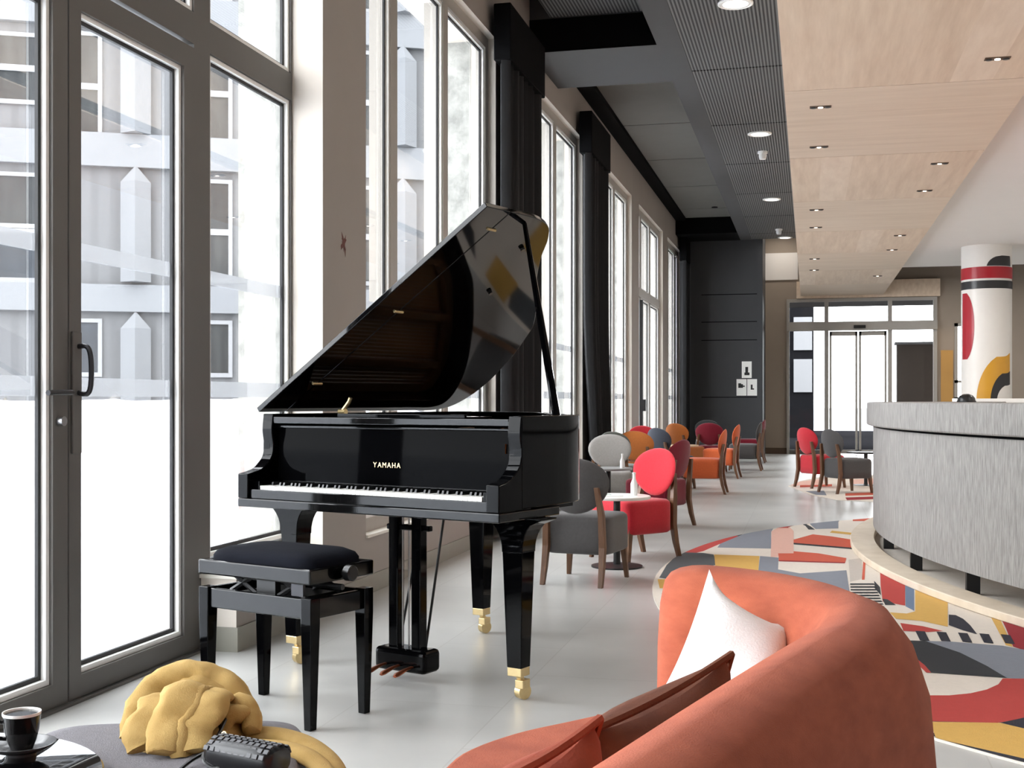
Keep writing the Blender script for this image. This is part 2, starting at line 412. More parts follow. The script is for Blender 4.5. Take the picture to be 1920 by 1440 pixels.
MB().tube([(XF, 4.355, 1.155),(XF+.03, 4.355, 1.155)], .02, 14).build('lock_cylinder', 'steel', dl, smooth=True)
MB().box(XF+.005, XF+.016, 4.435, 4.50, 1.02, 1.52).build('lock_plate', 'frame_dark', dr, bevel=.004)
pp = smoothpath([(XF+.012,4.475,1.27),(XF+.055,4.475,1.265),(XF+.072,4.475,1.30),(XF+.074,4.475,1.40),(XF+.058,4.475,1.455),(XF+.012,4.475,1.46)], 4)
MB().tube(pp, .011, 8).build('pull_handle', 'steel_dark', dr, smooth=True)
S('trim_6', MB().box(XF-.08, XF+.03, -3.2, 5.64, 0, .012), 'frame_dark', 'dark metal threshold under the terrace doors', 'trim')

ORD = ['first tall window right of the terrace doors, behind the piano', 'second tall window, between the two near black curtains',
       'third tall window, beyond the second black curtain', 'fourth tall window, split by a dark transom', 'last tall window before the charcoal end wall']
for k, (a, b_) in enumerate(OPEN):
    t = thing('window_%d' % (k+2), ORD[k], 'window', kind='structure')
    f = MB(); X = XG
    framed(f, X-.09, X, a, b_, SILL, HEADZ, .10 if k != 0 else .10)
    m1, m2 = a+.68, a+1.93
    f.box(X-.16, X-.001, m1, m1+.14, SILL+.1, HEADZ-.1).box(X-.16, X-.001, m2, m2+.13, SILL+.1, HEADZ-.1)
    if k == 3: f.box(X-.12, X+.02, a+.1, b_-.1, 3.0, 3.14)
    f.build('window_frame', 'frame_taupe', t)
    for y0, y1 in ((a+.12, m1-.02), (m1+.16, m2-.02), (m2+.15, b_-.13)):
        if k == 3:
            pane(t, X, y0, y1, SILL+.12, 2.97); pane(t, X, y0, y1, 3.17, HEADZ-.13)
        else:
            pane(t, X, y0, y1, SILL+.12, HEADZ-.13, BANDS)
    MB().box(XO, XI+.015, a, b_, SILL-.004, SILL+.014).build('window_sill', 'sill', t)
    if k == 3: MB().box(X+.0, X+.05, m1-.05, m1-.0, .5, 2.95).box(X+.05, X+.1, m1-.06, m1+.02, 1.05, 1.25).build('push_bar', 'metal_black', t)

# thin reddish mark on the pier
sm = MB(); P = []
for k in range(44):
    a = 2*PI*k/44; r = .022 + .05*abs(math.sin(2*a+.4))**3*(.6+.4*random.random()) + .03*random.random()*(k % 3 == 0)
    P.append((6.98+r*math.cos(a)*.8, 2.19+r*math.sin(a)))
sm.add([(XI+.0005, y, z) for y, z in P] + [(XI+.0015, y, z) for y, z in P], [tuple(range(44)), tuple(range(44,88))] + [(k,(k+1)%44,44+(k+1)%44,44+k) for k in range(44)])
tag(sm.build('wall_mark', 'reddish_mark'), 'faint reddish blotchy mark on the pier left of the piano lid', 'stain')

# curtains
def curtain(y0, y1, flare, label, ztop=4.73):
    t = thing('curtain', label, 'curtain', (XI+.13, (y0+y1)/2, 0), group='black curtains at the piers')
    yc = (y0+y1)/2
    loops = []
    n = 72
    for z in [0.03, .3, .6, .9, 1.2, 1.5, 1.8, 2.2, 2.8, 3.5, 4.22]:
        fl = flare*(1-sstep(0, 2.6, z)); L = []
        for i in range(n+1):
            u = i/n; y = (y0-yc) + (y1-y0)*u*(1-.12*fl) + fl*(1-.35*u)
            L.append((.055*math.sin(u*2*PI*8+.6*math.sin(u*9)) + .02*math.sin(u*23), y, z))
        L += [(p[0]-.012, p[1], z) for p in reversed(L)]
        loops.append(L)
    MB().loft(loops).build('drape', 'curtain', t, smooth=True, angle=60)
    MB().box(-.08, .075, y0-yc-.0, y1-yc+.0, 4.22, ztop-.01).build('curtain_header', 'deep_black', t, bevel=.01)
curtain(10.42, 11.86, 0, 'tall black curtain with dark header just behind the open piano lid')
curtain(14.55, 15.98, .55, 'black curtain sweeping sideways at its foot, above the light grey oval chair')
curtain(26.3, 27.1, 0, 'narrow black curtain at the corner with the charcoal end wall')

# ================================================================== FAR ENTRANCE
en = thing('door_3', 'grey framed sliding glass entrance with top lights at the far end', 'door', (0, YD, 0), kind='structure')
f = MB(); y0, y1 = -.06, .06
f.box(-.5, -.44, y0, y1, 0, 3.55).box(2.70, 2.78, y0, y1, 0, 3.55).box(-.44, 2.70, y0, y1, 3.48, 3.55)
f.box(-.5, 2.78, y0-.06, y0-.001, 2.82, 3.02)
for a, b_ in ((-.44,.34),(.43,1.73),(1.82,2.70)): f.box(a, b_, y0, y1, 2.82, 3.02)
for x in (.34, 1.73): f.box(x, x+.09, y0, y1, 0, 3.48)
f.build('door_frame', 'frame_taupe', en)
for x0, x1 in ((.45,1.07),(1.10,1.70)):
    q = MB(); 
    q.box(x0, x0+.05, -.03, .01, .02, 2.8).box(x1-.05, x1, -.03, .01, .02, 2.8).box(x0, x1, -.03, .01, 2.7, 2.8).box(x0, x1, -.03, .01, .02, .11)
    sl = q.build('sliding_leaf', 'frame_taupe', en); MB().box(x0+.05, x1-.05, -.015, -.007, .11, 2.7).build('pane', 'pane_glass', sl)
for x0, x1 in ((-.44,.34),(1.82,2.70)):
    MB().box(x0, x1, -.012, -.004, .1, 2.82).build('side_pane', 'pane_glass', en)
    MB().box(x0, x1, -.04, .02, 0, .1).build('side_rail', 'frame_dark', en)
for x0, x1 in ((-.44,.34),(.43,1.73),(1.82,2.70)): MB().box(x0, x1, -.012, -.004, 3.02, 3.48).build('top_light', 'pane_glass', en)
MB().box(.98, 1.24, -.17, -.12, 2.86, 2.93).build('motion_sensor', 'metal_black', en)
w9 = thing('window_9', 'narrow bright window behind the painted column', 'window', (0, YD, 0), kind='structure')
f = MB()
framed_pts = ((3.15,3.22,1.24,2.95),(3.83,3.9,1.24,2.95))
for a, b_, z0, z1 in framed_pts: f.box(a, b_, -.03, .05, z0, z1)
f.box(3.15, 3.9, -.03, .05, 1.24, 1.30).box(3.15, 3.9, -.03, .05, 2.88, 2.95).box(3.15,3.9,-.03,.05,1.62,1.68)
f.build('window_frame', 'frame_taupe', w9); MB().box(3.22, 3.83, 0, .008, 1.3, 2.88).build('pane', 'pane_glass', w9)

# three sheets on the end wall
for k, (x0, x1, z0, z1, lab) in enumerate(((-1.427,-1.215,1.72,2.08,'topmost of the three white notices on the charcoal wall'),
        (-1.54,-1.325,1.335,1.695,'lower left white notice, with a black picture, on the charcoal wall'),
        (-1.31,-1.10,1.335,1.695,'lower right white notice on the charcoal wall'))):
    t = thing('notice', lab, 'notice', ((x0+x1)/2, YE-.006, z0), group='notices on the charcoal wall')
    wd, hh = (x1-x0)/2, z1-z0
    MB().box(-wd, wd, -.003, .003, 0, hh).build('sheet', 'paper', t)
    p = MB()
    if k == 0: p.box(-.05,.06,-.0045,-.003,.06,.12).box(-.03,.03,-.0045,-.003,.12,.24)
    if k == 1: p.box(-.07,-.008,-.0045,-.003,.17,.27).box(-.012,.032,-.0045,-.003,.17,.25).box(.028,.07,-.0045,-.003,.19,.22)
    if k == 2: p.box(-.03,.04,-.0045,-.003,.13,.16).box(-.03,.01,-.0045,-.003,.16,.24)
    p.build('print', 'print_black', t)

# ================================================================== CEILING FIXTURES
dl0 = thing('downlight', '', 'ceiling light', (-.63, 10.96, 4.735), group='round downlights in the black slatted ceiling')
MB().lathe([(.155,0),(.155,-.012),(.14,-.018),(.135,-.012)], 32).build('trim_ring', 'plastic_white', dl0, smooth=True)
MB().lathe([(.134,-.004),(.134,-.010),(.1,-.013),(.001,-.014)], 32).build('diffuser', 'lamp_white', dl0, smooth=True)
for k, (y, lab) in enumerate(((10.96,'large round white downlight nearest the viewer in the black slats'), (16.4,'second round white downlight in the black ceiling, ahead of the near detector'),
        (21.8,'third round white downlight in the black ceiling, past the near detector'), (27.0,'farthest round white downlight at the end of the black ceiling'), (5.5,'round white downlight overhead in the black slats'))):
    o = dl0 if k == 0 else copy_tree(dl0)
    o.location = (-.63 if k != 3 else -.5, y, 4.735); o['label'] = lab
sd0 = thing('smoke_detector', '', 'smoke detector', (-.635, 17.6, 4.735), group='white detectors on the black ceiling')
MB().lathe([(.07,0),(.07,-.03),(.001,-.031)], 24).build('base', 'plastic_white', sd0, smooth=True)
MB().lathe([(.05,-.03),(.055,-.06),(.045,-.11),(.001,-.115)], 24).build('sensor_head', 'plastic_white', sd0, smooth=True)
sd0['label'] = 'nearer white smoke detector on the black ceiling, close to the second downlight'
o = copy_tree(sd0); o.location = (-.60, 25.65, 4.735); o['label'] = 'farther white smoke detector on the black ceiling, near its far end'
def spot():
    t = thing('spotlight', '', 'spotlight', group='twin spotlights recessed in the wood ceiling')
    MB().box(-.085,.085,-.035,.035,-.006,.0).build('trim_plate', 'seam_dark', t, bevel=.003)
    for x in (-.055,.055): MB().lathe([(.022,-.006),(.022,-.012),(.001,-.013)], 14, c=(x,0,0)).build('lamp_cap', 'metal_black', t, smooth=True)
    MB().lathe([(.02,-.006),(.02,-.011),(.001,-.012)], 14).build('lens', 'lamp_spot', t, smooth=True)
    return t
sp0 = spot()
LEFT = [10.22, 11.83, 15.73, 17.33, 21.19, 23.01]; RIGHT = [9.06, 12.94, 14.58, 18.46, 20.2, 24.39]
ordn = ['nearest', 'second', 'third', 'fourth', 'fifth', 'farthest']
n = 0
for side, L, x in (('window', LEFT, .09), ('desk', RIGHT, 1.27)):
    for k, y in enumerate(L):
        o = sp0 if n == 0 else copy_tree(sp0); n += 1
        o.location = (x, y, 3.61); o['label'] = '%s of the row of twin spotlights along the %s side of the wood ceiling' % (ordn[k], side)
o = thing('coffer_spotlight', 'small dark spotlight in the last grey coffer panel', 'spotlight', (-1.82, 24.6, 5.07))
MB().lathe([(.06,0),(.06,-.02),(.04,-.03),(.001,-.03)], 16).build('trim_ring', 'metal_black', o, smooth=True)

# ================================================================== PIANO
PX, PY, PR = -1.841, 4.924, -R(33.453) + TH
pn = thing('grand_piano', 'glossy black baby grand piano with its lid propped open beside the windows', 'piano', (PX, PY, 0), PR)
out0 = [(-.72,.127),(-.72,.5),(-.72,.9),(-.72,1.25),(-.718,1.45),(-.68,1.57),(-.58,1.63),(-.45,1.635),(-.32,1.60),(-.20,1.555),(-.08,1.49),(.03,1.42),(.12,1.32),(.23,1.18),
        (.33,1.04),(.42,.93),(.52,.82),(.61,.74),(.68,.65),(.712,.54),(.72,.42),(.72,.3),(.72,.127)]
outl = [(p.x, p.y) for p in smoothpath([(a, b_, 0) for a, b_ in out0], 5)]
def inset(P, d):
    n = len(P); out = []
    for i in range(n):
        a, b_, c = Vector(P[i-1]), Vector(P[i]), Vector(P[(i+1) % n])
        e1, e2 = (b_-a), (c-b_)
        n1 = Vector((e1.y, -e1.x)).normalized(); n2 = Vector((e2.y, -e2.x)).normalized()
        m = (n1+n2); m = m.normalized()/max(.5, m.normalized().dot(n1)) if m.length > 1e-6 else n1
        out.append(tuple(b_ + m*d))
    return out
def area(P): return abs(sum(P[i-1][0]*P[i][1]-P[i][0]*P[i-1][1] for i in range(len(P))))
SG = 1 if area(inset(outl, .03)) < area(outl) else -1
inn = inset(outl, .045*SG)
u_in = [(-.675,.127)] + inn[1:-1] + [(.675,.127)]
MB().prism(outl + u_in[::-1], .80, 1.176).build('case', 'piano_black', pn, smooth=True, bevel=.004)
MB().prism(inset(inn, 0), .80, .84).build('bottom_board', 'piano_black', pn)
# beams under the case
ub = MB()
for a in (-.5, 0, .4): ub.box(a-.04, a+.04, .3, 1.0, .74, .80)
ub.build('under_beams', 'piano_black', pn)
# arms with S profile
for s in (-1, 1):
    prof = smoothpath([(.127,1.175,0),(.118,1.10,0),(.128,1.03,0),(.118,.98,0),(.085,.945,0),(.055,.925,0),(.02,.915,0),(-.035,.905,0)], 5)
    loop = [(p.x, p.y) for p in prof] + [(-.035,.795),(.20,.795),(.20,1.175)]
    a0, a1 = (s*.655, s*.718)
    L0 = [(a0, t, z) for t, z in loop]; L1 = [(a1, t, z) for t, z in loop]
    MB().loft([L0, L1]).build('arm', 'piano_black', pn, smooth=True, bevel=.004)
MB().box(-.72,.72,-.035,.42,.756,.794).build('keybed', 'bench_black', pn, bevel=.005)
MB().box(-.655,.655,-.022,0,.794,.836).build('keyslip', 'bench_black', pn, bevel=.003)
for s in (-1,1): MB().box(*sorted((s*.617,s*.655)), 0, .16, .794, .872).build('key_block', 'piano_black', pn, bevel=.003)
kb = MB().box(-.617,.617,.0,.17,.80,.825).build('keyboard', 'soundboard', pn)
wk = None; W1 = 1.225/52
for i in range(52):
    x = -.6125 + i*W1
    if wk is None:
        wk = MB().box(.0006, W1-.0006, 0, .152, .826, .852).build('white_key', 'ivory', kb, bevel=.001); o = wk
    else:
        o = wk.copy(); C.objects.link(o)
    o.location = (x, 0, 0)
bk = None
for i in range(51):
    if (i % 7) in (1, 4): continue                          # A0 start: no sharp between B-C and E-F
    x = -.6125 + (i+1)*W1
    if bk is None:
        bk = MB().add([(-.0055,.052,.852),(.0055,.052,.852),(.0055,.152,.852),(-.0055,.152,.852),(-.0045,.058,.866),(.0045,.058,.866),(.0045,.152,.866),(-.0045,.152,.866)],
             [(0,3,2,1),(4,5,6,7),(0,1,5,4),(1,2,6,5),(2,3,7,6),(3,0,4,7)]).build('black_key', 'ebony', kb); o = bk
    else:
        o = bk.copy(); C.objects.link(o)
    o.location = (x, 0, 0)
MB().box(-.617,.617,.150,.156,.85,.868).build('felt_strip', 'ebony', pn)
# fallboard, leaning back slightly
fb = MB().loft([[(-.655,.155,.862),(.655,.155,.862),(.655,.175,.862),(-.655,.175,.862)],[(-.655,.166,1.115),(.655,.166,1.115),(.655,.186,1.115),(-.655,.186,1.115)]]).build('fallboard', 'board_black', pn, bevel=.003)
for k, chx in enumerate('YAMAHA'):
    tx = bpy.data.curves.new('letter', 'FONT'); tx.body = chx; tx.size = .032; tx.extrude = .0006; tx.align_x = 'CENTER'
    tmp = bpy.data.objects.new('letter_curve', tx); C.objects.link(tmp)
    me = bpy.data.meshes.new_from_object(tmp); bpy.data.objects.remove(tmp); me.materials.clear(); me.materials.append(MATS['brass'])
    lo_ = bpy.data.objects.new('letter', me); C.objects.link(lo_); lo_.parent = fb; lo_.location = (-.070+.0265*k, .1568, .945); lo_.rotation_euler = (R(87.5),0,0); lo_['label'] = 'gold letter'
ms = MB().box(-.655,.655,.135,.42,1.140,1.156).box(-.655,.655,.128,.142,1.132,1.162).box(-.655,.655,.15,.162,1.112,1.124)
ms.build('music_shelf', 'bench_black', pn, bevel=.003)
md = MB().box(-.36,.36,.24,.44,1.158,1.168); md.box(-.36,.36,.235,.25,1.158,1.178); md.build('music_desk', 'piano_black', pn, bevel=.003)
# interior
MB().prism(inset(inn,0), .98, 1.0).build('soundboard', 'soundboard', pn)
pl = MB(); inn2 = inset(outl, .10*SG)
pl.ring(inn, inn2, 1.02, 1.06)
for a, tt in ((-.5,1.5),(-.22,1.44),(.08,1.22),(.36,.88)): pl.box(a-.018, a+.018, .4, tt, 1.03, 1.09)
pl.box(-.66,.66,.36,.52,1.03,1.055)
pl.build('iron_plate', 'gold_plate', pn, bevel=.004)
st = MB()
for i in range(60):
    a = -.62 + i*.0205; te = 1.45 if a < -.25 else max(.62, 1.42-(a+.25)*.95)
    st.tube([(a,.46,1.075),(a, te,1.07)], .0012, 4)
tag(st.build('strings', 'steel', pn), kind='stuff')
# lid : raised on its bass side
def lidpt(a, t, o): 
    u = a + .735
    return (-.735+u*.8827 - o*.547, t, 1.182+u*.577 + o*.837)
lo = [(a*1.018, t if t > .13 else .112) for a, t in outl]
lo = [(a, t + (.012 if t > 1.2 else 0)) for a, t in lo]
def clip(P, t0, keep):
    out = []
    for i in range(len(P)):
        p, q = P[i], P[(i+1) % len(P)]
        ip, iq = (p[1] >= t0) == keep, (q[1] >= t0) == keep
        if ip: out.append(p)
        if ip != iq:
            k = (t0-p[1])/(q[1]-p[1]); out.append((p[0]+(q[0]-p[0])*k, t0))
    return out
def lidpart(P, name):
    n = len(P); vs = [lidpt(a, t, 0) for a, t in P] + [lidpt(a, t, .024) for a, t in P]
    fs = [tuple(range(n)), tuple(reversed(range(n,2*n)))] + [(i,(i+1)%n,n+(i+1)%n,n+i) for i in range(n)]
    return MB().add(vs, fs).build(name, 'lid_black', pn, smooth=True, bevel=.003)
main = lidpart(clip(lo, .288, True), 'lid'); flap = lidpart(clip(lo, .284, False), 'lid_front_flap')
for u in (-.5, .05, .62):
    x, y, z = lidpt(u, .286, -.002); MB().tube([(x, y-.03, z),(x, y+.03, z)], .006, 8).build('lid_hinge', 'brass', main, smooth=True)
for a, t in ((.25,.75),(.55,.62)): 
    x, y, z = lidpt(a, t, -.004); MB().tube([(x,y,z),lidpt(a,t,-.014)], .012, 12).build('lid_button', 'ebony', main, smooth=True)
b0, b1 = Vector((.69,.45,1.15)), Vector(lidpt(.69,.45,0))
MB().tube([b0, b0.lerp(b1,.5), b1], [.019,.016,.010], 8).build('lid_prop', 'piano_black', pn, smooth=True)
x, y, z = lidpt(-.42, .5, 0)
MB().tube([(-.40,.32,1.19),(-.37,.33,1.23),(-.36,.33,1.25)], .010, 8).tube([(-.42,.32,1.185),(-.38,.32,1.185)], .014, 8).build('lid_hook', 'brass', pn, smooth=True)
# legs
def leg(a, t, wt=.098, wb=.070, bracket=True):
    m = MB(); ro = Matrix.Translation((a, t, 0))
    def sq(w, z, ax=None): 
        ax = ax or w
        return [(-ax/2,-w/2,z),(ax/2,-w/2,z),(ax/2,w/2,z),(-ax/2,w/2,z)]
    loops = [sq(wb,.135), sq(wt,.615)]
    m.loft(loops, M=ro)
    if bracket:
        L = [sq(wt+.004,.612)]
        for k in range(7):
            q = k/6; L.append(sq(wt+.004+.02*q*q, .62+.13*q, wt+.004+.19*(1-math.sqrt(max(0,1-q*q)))))
        L.append(sq(wt+.03,.757,wt+.2)); m.loft(L, M=ro)
    else: m.box(-wt/2-.01, wt/2+.01, -wt/2-.01, wt/2+.01, .60, .80, M=ro)
    lg = m.build('leg', 'piano_black', pn, bevel=.003)
    c = MB(); c.box(-.034,.034,-.034,.034,.10,.136,M=ro); c.tube([(a-.0,t,.11),(a+.012,t+.012,.06)], .016, 10)
    c.box(-.004,.036,-.022,.034,.05,.085,M=ro); c.build('caster_bracket', 'brass', lg, bevel=.003)
    MB().tube([(a-.004,t+.018,.033),(a+.028,t+.008,.033)], .032, 18).build('caster_wheel', 'brass', lg, smooth=True)
leg(-.625,.247); leg(.625,.247); leg(-.33,1.348, bracket=False)
ly = MB()
for a in (-.064,.064): ly.box(a-.026, a+.026, .275, .325, .13, .77)
ly.box(-.11,.13,.285,.315,.66,.685); ly.box(-.14,.14,.25,.35,.735,.757)
lyre = ly.build('pedal_lyre', 'piano_black', pn, bevel=.005)
MB().box(-.142,.142,.235,.36,.038,.14).build('pedal_box', 'piano_black', lyre, bevel=.022, seg=3)
for a in (-.075,0,.075):
    MB().tube([(a,.25,.07),(a,.19,.066),(a,.13,.055),(a,.115,.05)], [.010,.012,.017,.010], 10, flat=.5).build('pedal', 'copper', pn, smooth=True)
    MB().tube([(a*.5,.31,.13),(a*.5,.31,.75)], .004, 6).build('pedal_rod', 'steel', pn)
for a in (-.1,.1): MB().tube([(a*.75,.33,.12),(a*.6+.03,.47,.80)], .006, 8).build('lyre_brace', 'metal_black', pn, smooth=True)

# ================================================================== BENCH
bx, by = ld(-.901, 4.886)
be = thing('piano_bench', 'black height adjustable piano bench with padded seat in front of the keyboard', 'bench', (bx, by, 0), PR)
SW, SD = .30, .185
L = []
for z, k in ((.600,1),(.622,1),(.640,.95),(.655,.8),(.662,.5),(.664,.1)):
    r_ = .03; L.append([( (SW-.02)*k*math.copysign(abs(math.cos(q))**.35, math.cos(q)), (SD-.015)*k*math.copysign(abs(math.sin(q))**.35, math.sin(q)), z) for q in [2*PI*i/40 for i in range(40)]])
MB().loft(L).build('seat_pad', 'felt_pad', be, smooth=True, angle=80)
f = MB(); o_ = [(-SW,-SD),(SW,-SD),(SW,SD),(-SW,SD)]; i_ = [(-SW+.03,-SD+.03),(SW-.03,-SD+.03),(SW-.03,SD-.03),(-SW+.03,SD-.03)]
f.ring(o_, i_, .548, .606); f.box(-SW+.02, SW-.02, -SD+.02, SD-.02, .585, .60)
f.build('seat_frame', 'bench_black', be, bevel=.006)
LW, LD = .275, .155
f = MB(); z0, z1 = .415, .492
f.box(-LW+.02, LW-.02, -LD-.015, -LD+.01, z0, z1).box(-LW+.02, LW-.02, LD-.01, LD+.015, z0, z1)
f.box(-LW-.012, -LW+.012, -LD+.02, LD-.02, z0, z1).box(LW-.012, LW+.012, -LD+.02, LD-.02, z0, z1).box(-LW, LW, -LD, LD, .455, .465)
f.build('apron', 'bench_black', be, bevel=.004)
for sx in (-1,1):
    for sy in (-1,1):
        def sq(w, z, dx=0, dy=0): return [(sx*LW+a*w, sy*LD+b_*w, z) for a, b_ in ((-1,-1),(1,-1),(1,1),(-1,1))]
        MB().loft([sq(.017,0), sq(.026,.40), sq(.026,.497)]).build('leg', 'piano_black', be, bevel=.003)
me_ = MB()
for sy in (-.1,.1):
    for s in (-1,1):
        me_.tube([(s*.20,sy,.478),(s*.06,sy,.555)], .011, 6).tube([(s*.06,sy,.478),(s*.20,sy,.555)], .011, 6)
me_.tube([(-.22,0,.52),(.3,0,.52)], .012, 8); me_.box(-.16,.16,-.12,.12,.466,.478); me_.box(-.05,.05,-.11,-.08,.466,.55)
me_.build('lift_mechanism', 'metal_black', be)
MB().box(.19,.25,-.168,-.155,.50,.545).build('label_plate', 'steel_dark', be)
for s in (-1,1):
    kn = MB().tube([(s*.298,0,.577),(s*.318,0,.577)], .012, 10).tube([(s*.316,0,.577),(s*.322,0,.577),(s*.350,0,.577),(s*.356,0,.577)], [.024,.031,.031,.024], 18)
    kn.build('height_knob', 'ebony', be, smooth=True)

# ================================================================== CHAIRS
def make_chair(fab):
    t = thing('side_chair', '', 'chair')
    L = []
    for z, k in ((.205,.93),(.22,1),(.30,1.0),(.42,1.0),(.445,.98),(.462,.90),(.470,.6),(.472,.1)):
        L.append([(.235*k*math.copysign(abs(math.cos(q))**.3, math.cos(q))*(1+.06*math.sin(q)), .245*k*math.copysign(abs(math.sin(q))**.3, math.sin(q)), z) for q in [2*PI*i/48+PI/48 for i in range(48)]])
    MB().loft(L).build('seat', fab, t, smooth=True, angle=70)
    def sq(w, d, x, y, z): return [(x+a*w, y+b_*d, z) for a, b_ in ((-1,-1),(1,-1),(1,1),(-1,1))]
    for s in (-1,1):
        MB().loft([sq(.014,.014,s*.215,.235,0), sq(.022,.022,s*.195,.205,.25)]).build('leg', 'leg_wood', t, bevel=.003)
        MB().loft([sq(.016,.016,s*.205,-.315,0), sq(.019,.02,s*.203,-.28,.12), sq(.022,.022,s*.20,-.255,.26), sq(.020,.022,s*.195,-.265,.47), sq(.016,.016,s*.17,-.295,.66)]).build('leg', 'leg_wood', t, bevel=.003)
    vs = []; fs = []; nu, nv = 28, 12
    loops = []
    for j in range(nv+1):
        ph = PI*j/nv - PI/2; L = []
        for i in range(nu):
            q = 2*PI*i/nu
            rr = max(.02, math.cos(ph))
            x = .24*math.cos(q)*rr; zz = .19*math.sin(q)*rr
            x *= 1 + .14*math.sin(q)*rr
            y = .036*math.sin(ph)*(1 if abs(ph) < 1 else 1)
            y += .75*x*x - (zz)*.16
            L.append((x, y-.275, .665+zz))
        loops.append(L)
    MB().loft(loops).build('backrest', fab, t, smooth=True, angle=80)
    return t
protos = {}
def chair(fab, l, d, fl, fd, label, group):
    if fab not in protos: protos[fab] = make_chair(fab); o = protos[fab]
    else: o = copy_tree(protos[fab])
    x, y = ld(l, d); o.location = (x, y, 0); o.rotation_euler = (0,0,head(fl, fd)); o['label'] = label; o['group'] = group
    return o
GA = 'upholstered oval back chairs along the windows'; GB = 'oval back chairs beyond the reception desk'
chair('fab_charcoal', .515, 8.45, .25, .6, 'charcoal chair seen from behind, directly right of the piano', GA)
chair('fab_red', .945, 9.66, -.80, -.60, 'bright red oval back chair nearest the viewer', GA)
chair('fab_grey', 1.085, 13.55, -.06, -1, 'light grey chair whose oval back faces the viewer before the black curtain', GA)
chair('fab_crimson', 1.43, 12.15, -.82, .57, 'dark crimson chair right behind the bright red chair', GA)
chair('fab_orange', 2.54, 16.35, -.95, .25, 'nearest of the two bright orange chairs beside the aisle', GA)
chair('fab_orange', 3.32, 19.6, -.93, .3, 'farther of the two bright orange chairs beside the aisle', GA)
chair('fab_charcoal', 4.1, 21.7, -.95, .25, 'charcoal chair in the aisle row between the orange and the last red chair', GA)
chair('fab_crimson', 4.72, 24.4, -.95, .25, 'red chair at the far end of the aisle row by the charcoal wall', GA)
chair('fab_green_grey', 1.37, 14.75, .5, -.85, 'grey green chair half hidden behind the light grey oval chair', GA)
chair('fab_rust', 1.66, 15.6, .45, .9, 'amber chair seen from behind, left of the bright orange pair', GA)
chair('fab_red', 2.04, 18.2, .3, -.95, 'bright red chair below the fourth window, far from the piano', GA)
chair('fab_slate', 2.24, 17.2, .75, .55, 'dark slate chair beside the far red chair at the windows', GA)
chair('fab_rust', 2.92, 20.6, .72, .7, 'amber chair with tilted back beyond the dark slate chair', GA)
chair('fab_black', 3.74, 23.4, -.1, -1, 'dark chair facing the viewer in front of the charcoal end wall', GA)
chair('fab_crimson', 3.42, 21.0, .3, .9, 'small crimson chair tucked under the farthest window table', GA)
chair('fab_red', 4.38, 17.35, .9, .35, 'red chair left of the grey one, beyond the reception desk', GB)
chair('fab_charcoal', 4.47, 16.35, .9, .35, 'grey chair with its back to the windows, next to the reception desk', GB)

def make_table(top, r=.27, h=.53):
    t = thing('cafe_table', '', 'table')
    MB().lathe([(r-.004,h-.022),(r,h-.016),(r,h-.004),(r-.004,h)], 40).build('tabletop', top, t, smooth=True)
    MB().lathe([(.03,.02),(.026,.05),(.026,h-.03),(.08,h-.022)], 16).build('pedestal', 'metal_black', t, smooth=True)
    MB().lathe([(.19,0),(.19,.012),(.05,.022),(.001,.022)], 32).build('base', 'metal_black', t, smooth=True)
    return t
def table(top, l, d, label, r=.27, h=.53, gr='low round cafe tables'):
    o = make_table(top, r, h); x, y = ld(l, d); o.location = (x, y, 0); o['label'] = label; o['group'] = gr
    return x, y
tx_, ty_ = table('table_white', .78, 9.12, 'low white cafe table between the near charcoal and red chairs', .25)
t1x, t1y = table('table_grey', 1.01, 12.85, 'low grey cafe table before the light grey oval chair', .25)
table('table_oak', 2.68, 19.4, 'low pale cafe table in front of the far amber chair', .27)
table('table_grey', 3.55, 21.95, 'low cafe table farthest along the windows', .25)
table('metal_black', 5.12, 17.75, 'dark cafe table partly hidden by the reception desk', .27, .49)
# things on the tables
a = thing('menu_card', 'white menu card with a green print on the near white table', 'menu', (tx_-.05, ty_+.0, .53), head(.9,.2))
MB().box(-.10,.10,-.07,.07,0,.004).build('card', 'paper', a); MB().box(-.085,.02,-.05,-.02,.004,.005).box(-.085,.0,.0,.012,.004,.005).build('print', 'print_green', a)
def bottle(name, label, x, y, z, m, r=.026, hh=.17):
    t = thing(name, label, 'bottle', (x, y, z))
    MB().lathe([(r*.9,0),(r,.008),(r,hh*.5),(r*.45,hh*.72),(r*.42,hh*.95),(.001,hh*.95)], 18).build('body', m, t, smooth=True)
    MB().lathe([(r*.48,hh*.93),(r*.48,hh),(.001,hh)], 14).build('cap', 'plastic_white', t, smooth=True)
bottle('water_bottle', 'small white bottle standing on the near white table', tx_+.12, ty_+.06, .53, 'plastic_white')
bottle('water_bottle', 'small pale bottle standing on the grey table', t1x+.15, t1y-.02, .53, 'plastic_white', .024, .15)

# ================================================================== RECEPTION DESK
CX, CY = 9.0, 10.665
def arc(r, y0, y1, n=60):
    a0, a1 = math.asin((y0-CY)/r), math.asin((y1-CY)/r)
    return [(CX - r*math.cos(a0+(a1-a0)*i/n), CY + r*math.sin(a0+(a1-a0)*i/n)) for i in range(n+1)]
st = thing('desk_step', 'pale wooden curved foot step on the rug around the reception desk', 'step', (1.2, 8, 0))
MB().prism(arc(8.66, 5.2, 14.8) + arc(8.46, 5.3, 14.7)[::-1], .012, .062).build('tread', 'plinth_wood', st, off=(1.2,8,0), smooth=True, bevel=.006)
MB().prism(arc(8.63, 5.3, 14.7) + arc(8.49, 5.4, 14.6)[::-1], .010, .02).build('step_base', 'seam_dark', st, off=(1.2,8,0))
dk = thing('reception_desk', 'curved grey reception desk with a thick overhanging top', 'desk', (1.4, 9, 0))
OFF = (1.4, 9, 0)
